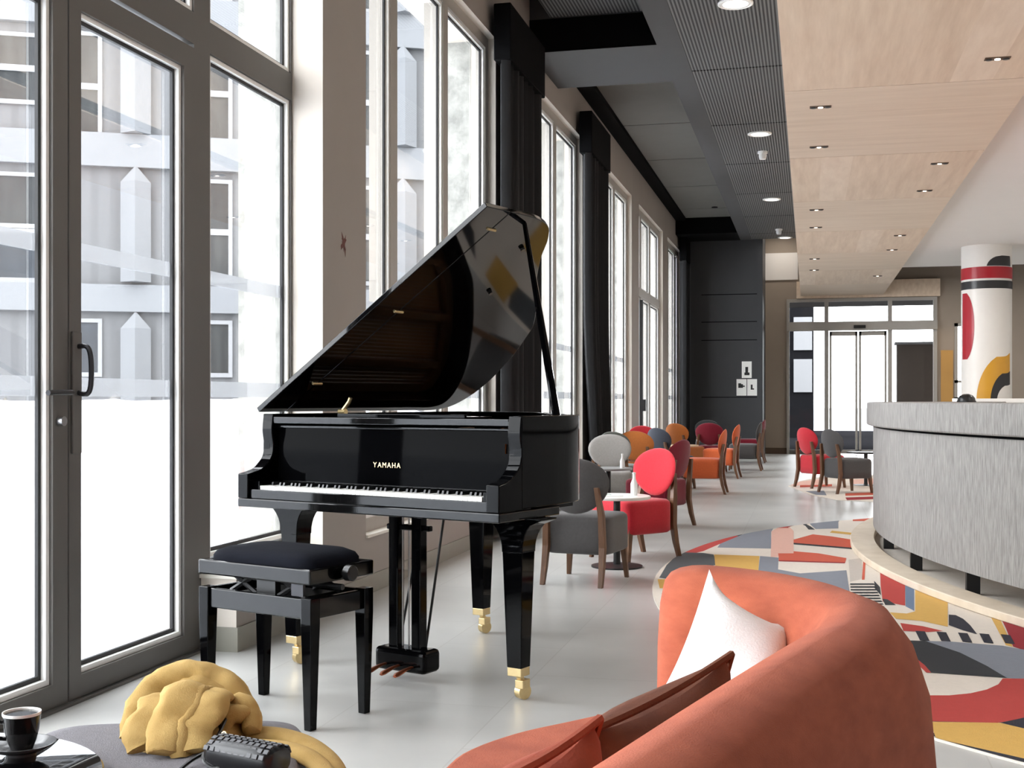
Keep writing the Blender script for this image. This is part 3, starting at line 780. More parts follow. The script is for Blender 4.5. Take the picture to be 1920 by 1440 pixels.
MB().prism(arc(8.47, 5.6, 14.6) + arc(8.0, 5.8, 14.4)[::-1], .172, 1.012).build('desk_front', 'desk_grey', dk, off=OFF, smooth=True)
MB().prism(arc(8.445, 5.65, 14.55) + arc(8.05, 5.85, 14.35)[::-1], 1.008, 1.03).build('shadow_gap', 'deep_black', dk, off=OFF, smooth=True)
MB().prism(arc(8.525, 5.55, 14.65) + arc(7.85, 5.75, 14.45)[::-1], 1.03, 1.222).build('desk_top', 'desk_grey', dk, off=OFF, smooth=True, bevel=.012)
MB().prism(arc(8.0, 5.9, 14.3) + arc(7.5, 6.0, 14.1)[::-1], .172, .98).build('inner_counter', 'white_paint', dk, off=OFF, smooth=True)
for y in (6.4, 7.25, 8.22, 9.3, 10.6, 12.0, 13.4):
    x = CX - math.sqrt(8.36**2-(y-CY)**2)
    MB().box(x-.04, x+.04, y-.04, y+.04, .012, .175).build('desk_leg', 'metal_black', dk, off=OFF)
cb = thing('back_counter', 'white counter behind the reception desk, below the painted column', 'counter', (2.55, 19.7, 0))
MB().box(-.35, 2.2, -.3, .3, 0, 1.20).build('cabinet', 'white_paint', cb); MB().box(-.4, 2.25, -.34, .34, 1.20, 1.262).build('worktop', 'porcelain_white', cb, bevel=.006)
x, y, z = at_d(1812, 752, 10.0)
hm = thing('desk_bell', 'small dark dome shaped bell on the reception desk top', 'bell', (x, y, 1.222))
MB().lathe([(.075,0),(.075,.012),(.001,.013)], 28).build('base', 'metal_black', hm, smooth=True)
MB().lathe([(.07,.012),(.066,.035),(.05,.055),(.02,.067),(.001,.068)], 28).build('dome', 'bag_black', hm, smooth=True)

# ================================================================== PAINTED COLUMN
KX, KY, KR = 2.79, 21.1, .385
col = thing('column', 'round white column painted with red, black and yellow shapes behind the desk', 'column', (KX, KY, 0), kind='structure')
MB().lathe([(KR,0),(KR,3.72)], 64).build('shaft', 'col_white', col, smooth=True)
kd = -KX*SN + KY*CS; kl = KX*CS + KY*SN
def band(z0, z1, m, name): MB().lathe([(KR+.002,z0),(KR+.006,z0+.003),(KR+.006,z1-.003),(KR+.002,z1)], 64).build(name, m, col, smooth=True)
def ysc(y): return EYE-(y-HZ)*(kd-KR*.8)/F
band(ysc(522), ysc(500), 'col_red', 'red_band'); band(ysc(541), ysc(526), 'col_black', 'black_band')
def hit(px):
    k = (px-960)/F; dx, dy = ld(k, 1.0)                     # sight line from the viewpoint to the shaft
    a = dx*dx+dy*dy; b_ = -2*(dx*KX+dy*KY); c = KX*KX+KY*KY-KR*KR
    disc = max(0, b_*b_-4*a*c); t = (-b_-math.sqrt(disc))/(2*a)
    return math.atan2(dy*t-KY, dx*t-KX)
CPX = 960+F*kl/kd; CW = F*KR/kd
def patch(name, m, rows, lift=.004):
    n = 14; loops = []
    for y, x0, x1 in rows:
        x0 = max(CPX-CW*.999, min(CPX+CW*.999, x0)); x1 = max(CPX-CW*.999, min(CPX+CW*.999, x1))
        a0, a1 = hit(x0), hit(x1)
        if a1 < a0: a1 += 2*PI
        z = ysc(y)
        loops.append([((KR+lift)*math.cos(a0+(a1-a0)*i/n), (KR+lift)*math.sin(a0+(a1-a0)*i/n), z) for i in range(n+1)])
    MB().loft(loops, cap=False, closed=False).build(name, m, col, smooth=True)
def S_(f): return math.sqrt(max(0, f))
patch('black_half_disc', 'col_black', [(499-19*q, 1874-24*S_(1-q*q)+4*q, 1893+1*S_(1-q)) for q in [i/10 for i in range(11)]])
patch('red_lens', 'col_red', [(548+ q*125, 1805, 1806+21*S_(1-(2*(q*.93+.03)-1)**2)) for q in [i/16 for i in range(17)]])
patch('yellow_arc', 'col_yellow', [(752-90*q, 1893-62*S_(1-q*q), 1893) for q in [i/12 for i in range(13)]], .004)
patch('black_arc', 'col_black', [(752-56*q, 1893-36*S_(1-q*q), 1893) for q in [i/12 for i in range(13)]], .006)
patch('white_disc', 'col_white', [(752-31*q, 1893-24*S_(1-q*q), 1893) for q in [i/12 for i in range(13)]], .008)

# ================================================================== RUGS
RX, RY, RA, RB = 2.6, 8.9, 3.65, 5.2
el = [(RX+RA*math.cos(2*PI*i/120), RY+RB*math.sin(2*PI*i/120)) for i in range(120)]
POLYS = [
 ('R',[(1270,1041),(1283,1036),(1300,1026),(1340,1010),(1375,1003),(1388,1006),(1350,1022),(1318,1036),(1300,1040)]),
 ('K',[(1373,1003),(1386,1001),(1394,1003),(1385,1008)]),
 ('G',[(1388,1006),(1410,997),(1446,986),(1446,1031),(1345,1029),(1350,1022)]),
 ('T',[(1250,1062),(1268,1044),(1283,1038),(1318,1039),(1338,1042),(1345,1062),(1300,1067),(1278,1092),(1236,1086)]),
 ('Y',[(1339,1042),(1424,1045),(1420,1100),(1345,1100)]),
 ('G',[(1425,1045),(1460,1048),(1457,1110),(1418,1110)]),
 ('Y',[(1233,1089),(1285,1089),(1285,1108),(1237,1106)]),
 ('K',[(1240,1115),(1275,1125),(1290,1150),(1262,1138)]),
 ('P',[(1447,990),(1478,987),(1488,998),(1488,1047),(1445,1047)]),
 ('O',[(1459,1040),(1488,1040),(1488,1047),(1460,1047)]),
 ('R',[(1448,988),(1466,984),(1479,989),(1478,992),(1449,992)]),
 ('K',[(1496,981),(1508,983),(1520,989),(1528,995),(1516,995),(1510,988)]),
 ('G',[(1515,981),(1540,977),(1572,975),(1572,993),(1529,994),(1522,988)]),
 ('O',[(1488,1014),(1524,1004),(1560,1008),(1603,1015),(1606,1031),(1488,1020)]),
 ('K',[(1488,1020),(1606,1030),(1608,1033),(1488,1023)]),
 ('O',[(1488,1036),(1535,1040),(1587,1049),(1585,1057),(1460,1053),(1460,1047),(1488,1047)]),
 ('D',[(1460,1053),(1585,1057),(1584,1059),(1460,1055)]),
 ('G',[(1457,1070),(1500,1078),(1587,1072),(1593,1112),(1530,1130),(1450,1120)]),
 ('E',[(1591,1052),(1616,1049),(1616,1088),(1594,1094)]),
 ('O',[(1619,1051),(1623,1051),(1621,1090),(1616,1090)]),
 ('O',[(1598,970),(1640,970),(1640,979),(1599,979)]),
 ('Y',[(1560,997),(1605,1002),(1606,1006),(1556,1001)]),
 ('R',[(1650,1068),(1697,1090),(1697,1139),(1655,1131),(1651,1100)]),
 ('K',[(1654,1126),(1664,1127),(1680,1138),(1660,1138)]),
 ('K',[(1639,1092),(1650,1104),(1652,1120),(1640,1106)]),
 ('B',[(1697,1092),(1714,1098),(1714,1149),(1698,1142)]),
 ('Y',[(1716,1100),(1777,1120),(1777,1179),(1728,1168),(1680,1164),(1668,1152),(1716,1150)]),
 ('W',[(1655,1139),(1697,1140),(1716,1150),(1700,1154),(1672,1152)]),
 ('N',[(1779,1156),(1792,1157),(1806,1164),(1819,1176),(1832,1193),(1806,1186),(1779,1176)]),
 ('Y',[(1849,1144),(1868,1150),(1884,1184),(1899,1217),(1886,1214),(1868,1180)]),
 ('D',[(1872,1153),(1935,1172),(1940,1230),(1900,1217),(1886,1182)]),
 ('R',[(1688,1172),(1730,1178),(1768,1187),(1740,1189),(1694,1187)]),
 ('G',[(1735,1206),(1780,1207),(1880,1215),(1960,1230),(1970,1285),(1888,1276),(1820,1238)]),
 ('K',[(1704,1205),(1735,1206),(1800,1228),(1850,1253),(1888,1276),(1745,1266),(1700,1226)]),
 ('R',[(1700,1226),(1712,1234),(1734,1252),(1746,1266),(1737,1266),(1720,1250),(1702,1236)]),
 ('R',[(1727,1309),(1780,1309),(1820,1305),(1850,1298),(1872,1288),(1880,1277),(1970,1278),(1970,1345),(1900,1356),(1870,1361),(1745,1358)]),
 ('Y',[(1745,1359),(1875,1361),(1930,1374),(1990,1388),(1990,1445),(1900,1424),(1760,1394),(1753,1386)]),
 ('N',[(1876,1361),(1925,1350),(1990,1336),(1990,1388),(1930,1374)]),
 ('N',[(1770,1394),(1900,1424),(1990,1445),(1990,1462),(1880,1434)]),
]
rug = MB().prism(el, 0, .010, 0); keys = list(RUG)
def in_el(p, s=1.0): return ((p[0]-RX)/RA)**2 + ((p[1]-RY)/RB)**2 <= s
def dense(P, n=8): return [(P[i][0]+(P[(i+1)%len(P)][0]-P[i][0])*k/n, P[i][1]+(P[(i+1)%len(P)][1]-P[i][1])*k/n) for i in range(len(P)) for k in range(n)]
zc = .0104
def rp(code, px):
    global zc
    P = [at_h(*p, .0) for p in px]; Q = []
    for p in dense(P, 6):
        v = ((p[0]-RX)/RA)**2 + ((p[1]-RY)/RB)**2
        if v > 1: k = 1/math.sqrt(v); p = (RX+(p[0]-RX)*k, RY+(p[1]-RY)*k)
        Q.append(p)
    rug.poly(Q, zc, keys.index(code)); zc += .00004
for c, P in POLYS: rp(c, P)
for i in range(9):                                         # small ladder of black bars near the step
    y = 1098+i*5.4; rp('K', [(1594+i*.5,y-1),(1638+i*2.4,y-1),(1640+i*2.4,y+1.6),(1594+i*.5,y+1.6)])
for i in range(5):                                         # checker bars
    x = 1716+i*40; rp('N', [(x,1187+i*1.6),(x+18,1188+i*1.8),(x+27,1206+i*1.6),(x+9,1205+i*1.4)])
for i in range(8):                                         # ladder on the near rim
    y = 1288+i*13.2; x1 = 1717+ (y-1285)*.36; rp('K', [(1690,y-1.5),(x1,y),(x1+2,y+6.5),(1690,y+5)])
# far half of the rug, under and beyond the desk
for code, P in (('O',[(2.0,9.0),(3.4,8.0),(3.8,10.5),(2.4,11)]), ('N',[(1.2,7.2),(2.6,6.2),(3.2,8.0),(1.4,8.3)]), ('G',[(3.2,5.2),(5,5.4),(5.6,8),(3.4,8)]),
                ('Y',[(3.8,8.4),(6.2,8.6),(6,11),(4,10.8)]), ('R',[(2.2,11.4),(4.6,11.2),(4.4,13.6),(2.5,13.9)]), ('K',[(-.70,6.9),(.05,6.75),(.15,7.45),(-.78,7.55)]), ('Y',[(-.45,6.1),(.5,6.0),(.45,6.65),(-.6,6.75)])):
    rug.poly(P, zc, keys.index(code)); zc += .00004
tag(rug.build('rug', ['rug_'+k for k in keys]), 'large oval rug with bold geometric red, ochre, grey and black shapes', 'rug')
r2 = MB(); bnd = [at_h(*p) for p in ((1478,912),(1500,903),(1530,896),(1600,892),(1700,890),(1760,900),(1700,925),(1640,941),(1570,938),(1520,928))]
r2.prism(bnd, 0, .008, keys.index('W'))
for code, P in (('O',[(1500,911),(1560,909),(1560,913),(1500,915)]),('P',[(1482,911),(1500,904),(1540,899),(1545,908),(1490,912)]),('O',[(1585,926),(1645,924),(1645,929),(1585,931)]),('D',[(1585,934),(1645,932),(1645,937),(1588,939)]),
                ('G',[(1510,922),(1545,921),(1550,930),(1530,929)]),('P',[(1600,900),(1660,897),(1660,908),(1600,910)])):
    r2.poly([at_h(*p) for p in P], .0084+.0002*(ord(code)%5), keys.index(code))
tag(r2.build('rug', ['rug_'+k for k in keys]), 'smaller far rug with pink and orange strips under the red and grey chairs', 'rug')

# ================================================================== SOFA
so = thing('sofa', 'curved orange fabric tub sofa in the right foreground', 'sofa', (*ld(.3, 2.0), 0))
SO = (*ld(.3, 2.0), 0)
cpath = smoothpath([(.43,2.715,0),(.50,2.66,0),(.575,2.565,0),(.632,2.42,0),(.638,2.26,0),(.575,2.06,0),(.475,1.88,0),(.375,1.70,0),(.25,1.47,0),(.13,1.245,0),(-.02,.97,0),(-.2,.64,0)], 6)
prof = [(.085,.05),(.115,.12),(.135,.30),(.132,.55),(.118,.72),(.092,.80),(.052,.855),(0,.875),(-.052,.86),(-.092,.81),(-.112,.72),(-.12,.55),(-.12,.30),(-.11,.10),(-.09,.05)]
loops = []; N = len(cpath)
def sect(p, nrm, s=1.0, zs=1.0, sh=0.0):
    L = []
    for a, z in prof:
        q = p + nrm*(a*s); L.append((*ld(q.x, q.y), .05+(z-.05)*zs))
    return L
nr = []
for k, p in enumerate(cpath):
    t = (cpath[min(k+1,N-1)]-cpath[max(k-1,0)]).normalized(); nr.append(Vector((-t.y, t.x, 0)))
t0 = (cpath[0]-cpath[1]).normalized()
for q, s in ((.10,.25),(.088,.55),(.065,.78),(.035,.93)): loops.append(sect(cpath[0]+t0*q, nr[0], s, .94+.06*s))
sg = 1 if (nr[N//2].x > 0) else -1
loops = []
for q, s in ((.10,.25),(.088,.55),(.065,.78),(.035,.93)): loops.append(sect(cpath[0]+t0*q, nr[0]*sg, s, .94+.06*s))
for p, n_ in zip(cpath, nr): loops.append(sect(p, n_*sg))
MB().loft(loops).build('backrest', 'sofa_orange', so, off=SO, smooth=True, angle=85)
inner = [p - n_*sg*.08 for p, n_ in zip(cpath, nr)]
front = smoothpath([(-.75,1.0,0),(-.52,1.45,0),(-.30,1.92,0),(-.16,2.22,0),(-.10,2.42,0),(.0,2.56,0),(.12,2.66,0),(.25,2.76,0),(.34,2.80,0)], 5)
seat = [ld(p.x, p.y) for p in inner] + [ld(p.x, p.y) for p in front]
MB().prism(seat, .16, .545).build('seat_cushion', 'sofa_orange', so, off=SO, smooth=True, bevel=.07, seg=5)
MB().prism([(lambda c: ld(c[0], c[1]))((p.x*.97+.01, p.y*.98+.03)) for p in cpath[3:]] + [ld(p.x*.93+.02, p.y*.97+.02) for p in front], 0, .17).build('plinth', 'metal_black', so, off=SO)
def pillow(name, label, cs, T, m, group, piping=None):
    P = [Vector((*ld(c[0], c[1]), c[2])) for c in cs]; cen = sum(P, Vector())/4
    t = thing(name, label, 'cushion', (cen.x, cen.y, min(p.z for p in P)), group=group)
    nrm = (P[1]-P[0]).cross(P[3]-P[0]).normalized(); n = 18; mb = MB(); vs = []; fs = []
    for sgn in (1,-1):
        o = len(vs)
        for i in range(n+1):
            for j in range(n+1):
                u, v = i/n, j/n
                k = max(0, (1-abs(2*u-1)**2.6)*(1-abs(2*v-1)**2.6))**.6
                pin = .10*((1-(2*u-1)**2)*(abs(2*v-1)**4)) ; pin2 = .10*((1-(2*v-1)**2)*(abs(2*u-1)**4))
                uu = u + (.5-u)*2*pin2; vv = v + (.5-v)*2*pin
                q = P[0]*(1-uu)*(1-vv) + P[1]*uu*(1-vv) + P[2]*uu*vv + P[3]*(1-uu)*vv
                w_ = noise.noise(q*9)*.012*k
                vs.append(q + nrm*(sgn*T*k + w_))
        for i in range(n):
            for j in range(n):
                a = o+i*(n+1)+j; fs.append((a, a+1, a+n+2, a+n+1))
    mb.add(vs, fs); off = tuple(t.location)
    mb.build('cover', m, t, off=off, smooth=True, angle=180)
    if piping:
        e_ = []
        for a, b_ in ((0,1),(1,2),(2,3),(3,0)):
            for k in range(10):
                u = k/10; q = P[a].lerp(P[b_], u); q = q + (cen-q)*.07*(1-(2*u-1)**2); e_.append(q)
        MB().tube(e_+[e_[0]], .006, 6).build('piping', piping, t, off=off, smooth=True)
    return t
GC = 'cushions on the orange sofa'
pillow('cushion', 'white textured cushion leaning in the far corner of the orange sofa', [(.402,2.50,.895),(.560,2.44,.795),(.50,2.2,.50),(.20,2.36,.56)], .07, 'cushion_white', GC)
pillow('cushion', 'long dark brown cushion against the near back of the orange sofa', [(.362,2.02,.822),(.10,1.66,.79),(.05,1.70,.54),(.31,2.06,.54)], .085, 'cushion_brown', GC, 'cushion_brown')
pillow('cushion', 'rust coloured cushion at the bottom edge, nearest the viewer', [(.112,1.56,.835),(-.03,1.30,.83),(-.10,1.345,.55),(.045,1.605,.55)], .07, 'cushion_rust', GC, 'cushion_rust')

# ================================================================== OTTOMAN, CLOTHES, BAG
ox, oy = ld(-.86, 2.83)
ot = thing('ottoman', 'low grey upholstered ottoman at the lower left', 'ottoman', (ox, oy, 0), TH+R(5))
L = []
for z, k in ((.06,.97),(.08,1),(.30,1),(.345,.985),(.365,.95),(.372,.85),(.374,.3)):
    L.append([(.365*k*math.copysign(abs(math.cos(q))**.3, math.cos(q)), .53*k*math.copysign(abs(math.sin(q))**.36, math.sin(q)), z) for q in [2*PI*i/64+.01 for i in range(64)]])
MB().loft(L).build('body', 'ottoman', ot, smooth=True, angle=80)
for sx in (-1,1):
    for sy in (-1,1): MB().lathe([(.02,0),(.025,.07)], 12, c=(sx*.28,sy*.42,0)).build('leg', 'metal_black', ot)
def rim(px, py, h): x, y = at_h(px, py, h); return Vector((x, y, h))
sc = thing('jacket', 'crumpled mustard yellow jacket thrown over the grey ottoman', 'jacket', (*at_h(345,1400,.37), .375))
so_ = tuple(sc.location)
hp = MB(); cl = Vector((so_[0], so_[1], .376)); loops = []
ax = Vector((CS, SN, 0)); ay = Vector((-SN, CS, 0))
nth, nr_ = 72, 14
vs = []; fs = []
for j in range(nr_+1):
    rho = j/nr_
    for i in range(nth):
        q = 2*PI*i/nth
        rr = 1 + .10*math.sin(3*q+1) + .07*math.sin(5*q+2.2) + .05*math.sin(8*q)
        qx, qy = rho*math.cos(q), rho*math.sin(q)
        fold = .30*noise.noise(Vector((qx*3.1+4, qy*3.1, 1.7)))
        z = .080*(1-rho**2.6)**.7*(1+fold*min(1, rho*2.2))
        z += .02*noise.noise(Vector((math.cos(q)*rho*3, math.sin(q)*rho*3, 2)))
        p = cl + ax*(.125*rr*rho*math.cos(q)) + ay*(.17*rr*rho*math.sin(q)+.07) + Vector((0,0,max(z,0)+.002))
        vs.append(p)
for j in range(nr_):
    for i in range(nth):
        k = (i+1) % nth
        fs.append((j*nth+i, j*nth+k, (j+1)*nth+k, (j+1)*nth+i))
hp.add(vs, fs)
def ribbon(pts, wd, th=.35, n=5):
    P = smoothpath(pts, 6); m = len(P)
    hp.tube(P, [wd*(.55+.45*math.sin(PI*min(1,max(.12,k/(m-1)*.9+.08)))) for k in range(m)], 12, flat=th)
def rel(a, b_, z): return cl + ax*a + ay*b_ + Vector((0,0,z))
ribbon([rel(-.125,-.01,.02), rel(-.135,.07,.07), rel(-.10,.14,.12), rel(-.03,.175,.138), rel(.05,.17,.118), rel(.11,.145,.07), rel(.14,.12,.02)], .046, .5)
ribbon([rel(-.10,.11,.02), rel(-.04,.145,.085), rel(.03,.15,.085), rel(.10,.12,.02)], .062, .75)
for x0, x1, yb, zt, w_, fl_ in ((-.065,-.088,-.085,.098,.056,.34),(.055,.050,-.095,.108,.055,.36),(-.008,-.022,-.118,.122,.060,.36),(.030,.018,-.07,.118,.022,.8)):
    ribbon([rel(x0+.03,.135,zt-.06), rel(x0+.012,.10,zt-.010), rel(x0-.004,.05,zt-.004), rel((x0+x1)/2+.008,.0,zt*.84), rel(x1-.006,-.05,zt*.50), rel(x1+.004,yb,.012)], w_, fl_)
ribbon([rel(.075,.02,.03), rel(.105,.055,.06), rel(.135,.10,.055), rel(.15,.13,.02)], .036, .7)
ribbon([rel(.08,.10,.04), rel(.12,.105,.078), rel(.15,.085,.05), rel(.16,.05,.015)], .034, .8)
hp.v = [tuple(Vector(p) + Vector((.010*noise.noise(Vector(p)*26+Vector((5,0,0))), .010*noise.noise(Vector(p)*26), .016*abs(noise.noise(Vector(p)*17))-.004))) for p in hp.v]
hp.build('body', 'mustard', sc, off=so_, smooth=True, angle=75)
sv = MB()
def sleeve(pts, wd, th): 
    P = smoothpath(pts, 6); m = len(P); sv.tube(P, [wd*(.75+.25*math.sin(PI*k/(m-1))) for k in range(m)], 14, flat=th)
sleeve([at_d(430,1386,3.15), at_d(480,1378,3.17), at_d(535,1385,3.16), at_d(585,1406,3.10), at_d(620,1440,3.0), at_d(640,1490,2.9)], .042, .55)
sleeve([at_d(440,1400,3.06), at_d(490,1400,3.06), at_d(545,1408,3.04), at_d(590,1428,2.98), at_d(622,1465,2.9)], .032, .6)
sv.build('sleeve', 'mustard', sc, off=so_, smooth=True, angle=80)
bgx, bgy = at_h(463, 1432, .39)
bg = thing('handbag', 'small black woven handbag with gold chain lying on the ottoman', 'handbag', (bgx, bgy, .376), head(.5, .86))
L = []
for i in range(13):
    x = -.10+.2*i/12; k = 1 - .25*(abs(2*i/12-1)**4)
    L.append([(x, .05*k*math.copysign(abs(math.cos(q))**.6, math.cos(q)), .034+.034*k*math.copysign(abs(math.sin(q))**.7, math.sin(q))) for q in [2*PI*j/24 for j in range(24)]])
bb_ = MB().loft(L).build('body', 'bag_black', bg, smooth=True, angle=70)
wv = MB()
for i in range(10):
    for j in range(7):
        q = R(20+j*22); x = -.085+i*.0188+(.004 if j % 2 else 0)
        y, z = .051*math.cos(q), .034+.0355*math.sin(q)
        M = Matrix.Translation((x, y, z)) @ Matrix.Rotation(-(PI/2-q) if True else 0, 4, 'X')
        wv.box(-.0072,.0072,-.0058,.0058,-.002,.0022,0,M)
wv.build('woven_leather', 'bag_weave', bg, bevel=.0012)
ch = MB()
for i in range(7):
    c = Vector((-.10+.006*i, .03-.012*i, .06-.004*i)); 
    ch.tube([c + Vector((.008*math.cos(2*PI*k/10), .008*math.sin(2*PI*k/10)*(1 if i % 2 else .3), .008*math.sin(2*PI*k/10)*(.3 if i % 2 else 1))) for k in range(11)], .002, 5)
ch.build('chain', 'brass', bg, smooth=True)
sp = MB()
sp.tube(smoothpath([at_d(398,1326,3.16), at_d(410,1350,3.10), at_d(414,1378,3.03), at_d(408,1398,2.97), at_d(360,1425,2.90), at_d(330,1450,2.86)], 5), .0045, 6)
sp.tube(smoothpath([at_d(425,1345,3.1), at_d(412,1372,3.04), at_d(398,1395,2.98), at_d(380,1420,2.9), at_d(400,1440,2.86), at_d(440,1428,2.86)], 5), .0045, 6)
so3 = sp.build('strap', 'bag_black', bg, smooth=True); so3.matrix_parent_inverse = (Matrix.Translation(bg.location) @ Matrix.Rotation(bg.rotation_euler.z, 4, 'Z')).inverted()

# ================================================================== COFFEE TABLE, CUP
cx, cy = ld(-1.303, 2.62)
ct = thing('coffee_table', 'round glossy black coffee table in the lower left corner', 'coffee table', (cx, cy, 0))
MB().lathe([(.405,.398),(.41,.402),(.41,.416),(.405,.42),(.001,.42)], 72).build('tabletop', 'table_gloss', ct, smooth=True, bevel=0)
MB().lathe([(.05,.02),(.04,.06),(.04,.40)], 20).build('pedestal', 'metal_black', ct, smooth=True)
MB().lathe([(.24,0),(.24,.015),(.06,.025),(.001,.025)], 48).build('base', 'metal_black', ct, smooth=True)
ux, uy = ld(-1.135, 2.84)
sa = thing('saucer', 'grey saucer under the black cup on the coffee table', 'saucer', (ux, uy, .42))
MB().lathe([(.034,0),(.036,.006),(.055,.012),(.074,.024),(.076,.027),(.072,.027),(.05,.016),(.03,.012),(.001,.012)], 48).build('dish', 'saucer_grey', sa, smooth=True)
cu = thing('coffee_cup', 'black coffee cup with white interior on its saucer', 'cup', (ux, uy, .432))
MB().lathe([(.024,0),(.026,.004),(.032,.02),(.038,.045),(.0415,.075),(.0425,.082)], 48).build('outer_wall', 'porcelain_black', cu, smooth=True)
MB().lathe([(.0425,.080),(.0432,.0835),(.0428,.087),(.0405,.0865),(.0395,.08),(.038,.072)], 48).build('rim', 'porcelain_white', cu, smooth=True)
MB().lathe([(.0385,.070),(.001,.0705)], 40).build('coffee', 'porcelain_white', cu, smooth=True)
MB().tube(smoothpath([(-.036,-.012,.062),(-.058,-.02,.064),(-.064,-.022,.046),(-.054,-.018,.028),(-.033,-.01,.024)], 5), .005, 8).build('handle', 'porcelain_black', cu, smooth=True)

# ================================================================== OUTSIDE
gx = MB(); vs = []; fs = []; nx, ny = 60, 90
for i in range(nx+1):
    for j in range(ny+1):
        x = -3.26 - (i/nx)**1.5*11.2; y = -6 + 29*j/ny
        hgt = -.02 + 1.22*sstep(4.6, 9.5, -x + .06*(y-8)) + .10*noise.noise(Vector((x*.7, y*.7, 0)))*sstep(3.8, 6, -x) + .04*noise.noise(Vector((x*2.5,y*2.5,3)))*sstep(3.5,4.2,-x)
        hgt -= .5*sstep(12, 18, -x)
        vs.append((x, y, hgt))
for i in range(nx):
    for j in range(ny):
        a = i*(ny+1)+j; fs.append((a, a+1, a+ny+2, a+ny+1))
gx.add(vs, fs)
tag(gx.build('snow_bank', 'snow', smooth=True, angle=80), 'bank of ploughed snow outside the left windows', 'snow', kind='stuff')
S('ground_outside', MB().box(-40, 60, 30, 120, -.12, -.02), 'asphalt', 'dark cleared road outside the far entrance', 'ground')
S('ground_snow', MB().box(-60, -3.26, -30, 120, -.3, -.1), 'snow', 'snow covered ground beside the building', 'ground')
fx, fy = ld(-9.48, 27.6); FA = TH + R(14)
ap = thing('apartment_building', 'pale apartment building across the snow seen through the left windows', 'building', (fx, fy, 0), FA)
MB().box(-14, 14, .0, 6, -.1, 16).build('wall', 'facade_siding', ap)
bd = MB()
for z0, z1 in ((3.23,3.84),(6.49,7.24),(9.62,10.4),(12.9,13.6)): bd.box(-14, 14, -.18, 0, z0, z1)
bd.build('floor_band', 'facade_white', ap)
for cx_ in (-5.1, .98, 7.06, 13.1):
    for z0, z1 in ((0,3.1),(3.9,6.4),(7.25,9.55),(10.4,12.8)):
        pts = lambda s, z: [(cx_-.33*s, -.16, z), (cx_, -.16-.34*s, z), (cx_+.33*s, -.16, z), (cx_, .02, z)]
        m = MB().loft([pts(1,z0), pts(1,z1-.25), pts(.06,z1+.12)])
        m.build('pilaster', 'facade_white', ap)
def fwin(x0, x1, z0, z1, m, bar=None):
    q = MB(); yv = -.02
    q.box(x0-.09, x1+.09, -.07, .0, z0-.1, z0).box(x0-.09, x1+.09, -.07, .0, z1, z1+.09).box(x0-.09, x0, -.07, .0, z0, z1).box(x1, x1+.09, -.07, .0, z0, z1)
    if bar: q.box(x0, x1, -.07, 0, bar-.07, bar+.07)
    wn = q.build('window', 'facade_frame', ap); MB().box(x0, x1, -.03, .0, z0, z1).build('pane', m, wn)
for base in (-3.0, 3.05):
    pass
for x0, x1 in ((-1.95,-1.13),(-.85,.16),(2.45,3.02),(5.6,6.55),(8.3,9.3)):
    hi = x0 == -1.95
    if hi:
        fwin(x0, x1, 5.15, 6.2, 'facade_window'); fwin(x0, x1, 3.95, 4.95, 'facade_sky'); fwin(x0, x1, 7.9, 9.3, 'facade_window', 8.6)
    else:
        fwin(x0, x1, 7.22, 9.42, 'facade_window', 8.28); fwin(x0, x1, 1.86, 2.98, 'facade_sky' if x0 < 2 else 'facade_window')
        if x0 > 2: fwin(x0, x1, 4.05, 6.22, 'facade_window', 5.1)
        fwin(x0, x1, 10.5, 12.6, 'facade_window', 11.5)
S('canopy_outside', MB().box(-2, 6, 29.15, 33.5, 3.70, 3.9), 'outside_brown', 'dark canopy over the far entrance', 'canopy')
o = thing('outdoor_shelter', 'brown outdoor panel seen through the right pane of the far entrance', 'shelter', (2.55, 31.5, 0))
MB().box(-.45, .75, 0, .3, 0, 2.6).build('panel', 'outside_brown', o); MB().box(-.5, .8, -.1, .4, 2.6, 2.66).build('roof', 'facade_white', o)
o = thing('outdoor_building', 'greyish building with white windows seen through the left pane of the far entrance', 'building', (-.6, 42, 0))
MB().box(-4, .75, 0, 3, -.1, 4.6).build('wall', 'asphalt', o)
for z in (1.5, 2.9): MB().box(-.6, -.1, -.06, 0, z, z+1.0).box(.1, .7, -.06, 0, z, z+1.1).build('window', 'facade_frame', o)
S('snow_road_edge', MB().box(-8, 20, 52, 53, -.1, .9), 'snow', 'snow ridge at the far side of the road', 'ground')

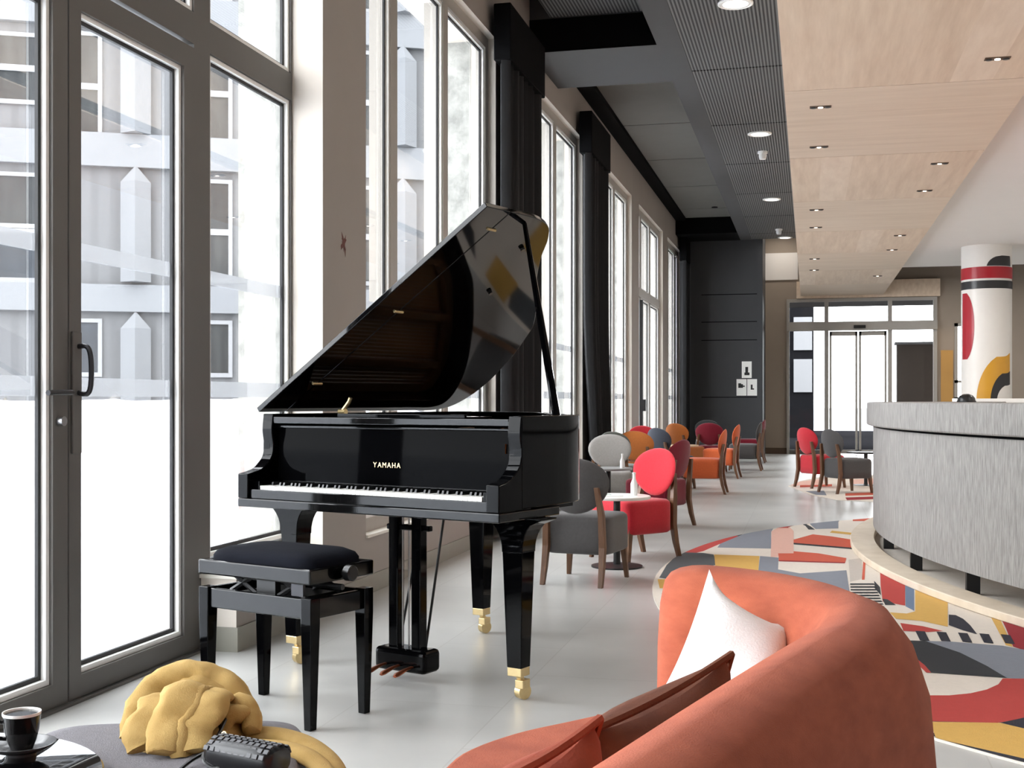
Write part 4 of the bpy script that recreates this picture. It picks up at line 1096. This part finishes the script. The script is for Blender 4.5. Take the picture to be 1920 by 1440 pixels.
# ================================================================== LIGHT
wd = bpy.data.worlds.new('sky'); bpy.context.scene.world = wd; wd.use_nodes = True
bgd = wd.node_tree.nodes['Background']; bgd.inputs[0].default_value = (.93,.965,1,1); bgd.inputs[1].default_value = 4.5
def portal(y0, y1, z0, z1, x=-3.35):
    l = bpy.data.lights.new('window_portal', 'AREA'); l.shape = 'RECTANGLE'; l.size = z1-z0; l.size_y = y1-y0; l.cycles.is_portal = True
    o = bpy.data.objects.new('window_portal', l); C.objects.link(o); o.location = (x, (y0+y1)/2, (z0+z1)/2); o.rotation_euler = (0, -PI/2, 0)
portal(-3.2, 6.65, .0, 4.5)
for a, b_ in OPEN: portal(a, b_, SILL, HEADZ)
def lamp_or_fill(x, y, z, pw, size=.27, col=(1,.95,.88), spread=160, rot=(0,0,0)):
    l = bpy.data.lights.new('lamp_or_fill', 'AREA'); l.shape = 'DISK'; l.size = size; l.energy = pw*.09; l.color = col; l.spread = R(spread)
    o = bpy.data.objects.new('lamp_or_fill', l); C.objects.link(o); o.location = (x, y, z); o.rotation_euler = rot
for y in (5.5, 10.96, 16.4, 21.8, 27.0): lamp_or_fill(-.63, y, 4.70, 22)
for y in LEFT + [6.5]: lamp_or_fill(.09, y, 3.59, 10, .08)
for y in RIGHT + [7.6]: lamp_or_fill(1.27, y, 3.59, 14, .08)
for x, y in ((3.4,8),(5.5,7),(3.2,12),(5.5,12),(3.2,18),(5.5,18),(7.5,10),(7.5,15)): lamp_or_fill(x, y, 3.68, 140, .3)  # added lights with no fixtures, brightening the white ceiling and reception side
for x, y in ((2.6,26.5),(4.2,26.5)): lamp_or_fill(x, y, 4.4, 130, .3)  # added lights with no fixtures, brightening the far entrance wall
lamp_or_fill(-.6, 28.2, 5.15, 45, .2)  # added unseen light that brightens the white upper wall panel
lamp_or_fill(3.0, 28.2, 3.3, 10, .1, (1,.72,.4), 120)

# ================================================================== CAMERA
cam = bpy.data.cameras.new('camera'); cam.sensor_width = 36; cam.lens = F/1920*36; cam.shift_y = (HZ-720)/1920; cam.clip_end = 400
co = bpy.data.objects.new('camera', cam); C.objects.link(co); co.location = (0, 0, EYE); co.rotation_euler = (PI/2, 0, TH)
sc_ = bpy.context.scene; sc_.camera = co
sc_.view_settings.view_transform = 'Standard'; sc_.view_settings.look = 'None'; sc_.view_settings.gamma = 1
sc_.view_settings.use_curve_mapping = False; sc_.view_settings.exposure = 1.25
try: sc_.cycles.use_denoising = True
except Exception: pass
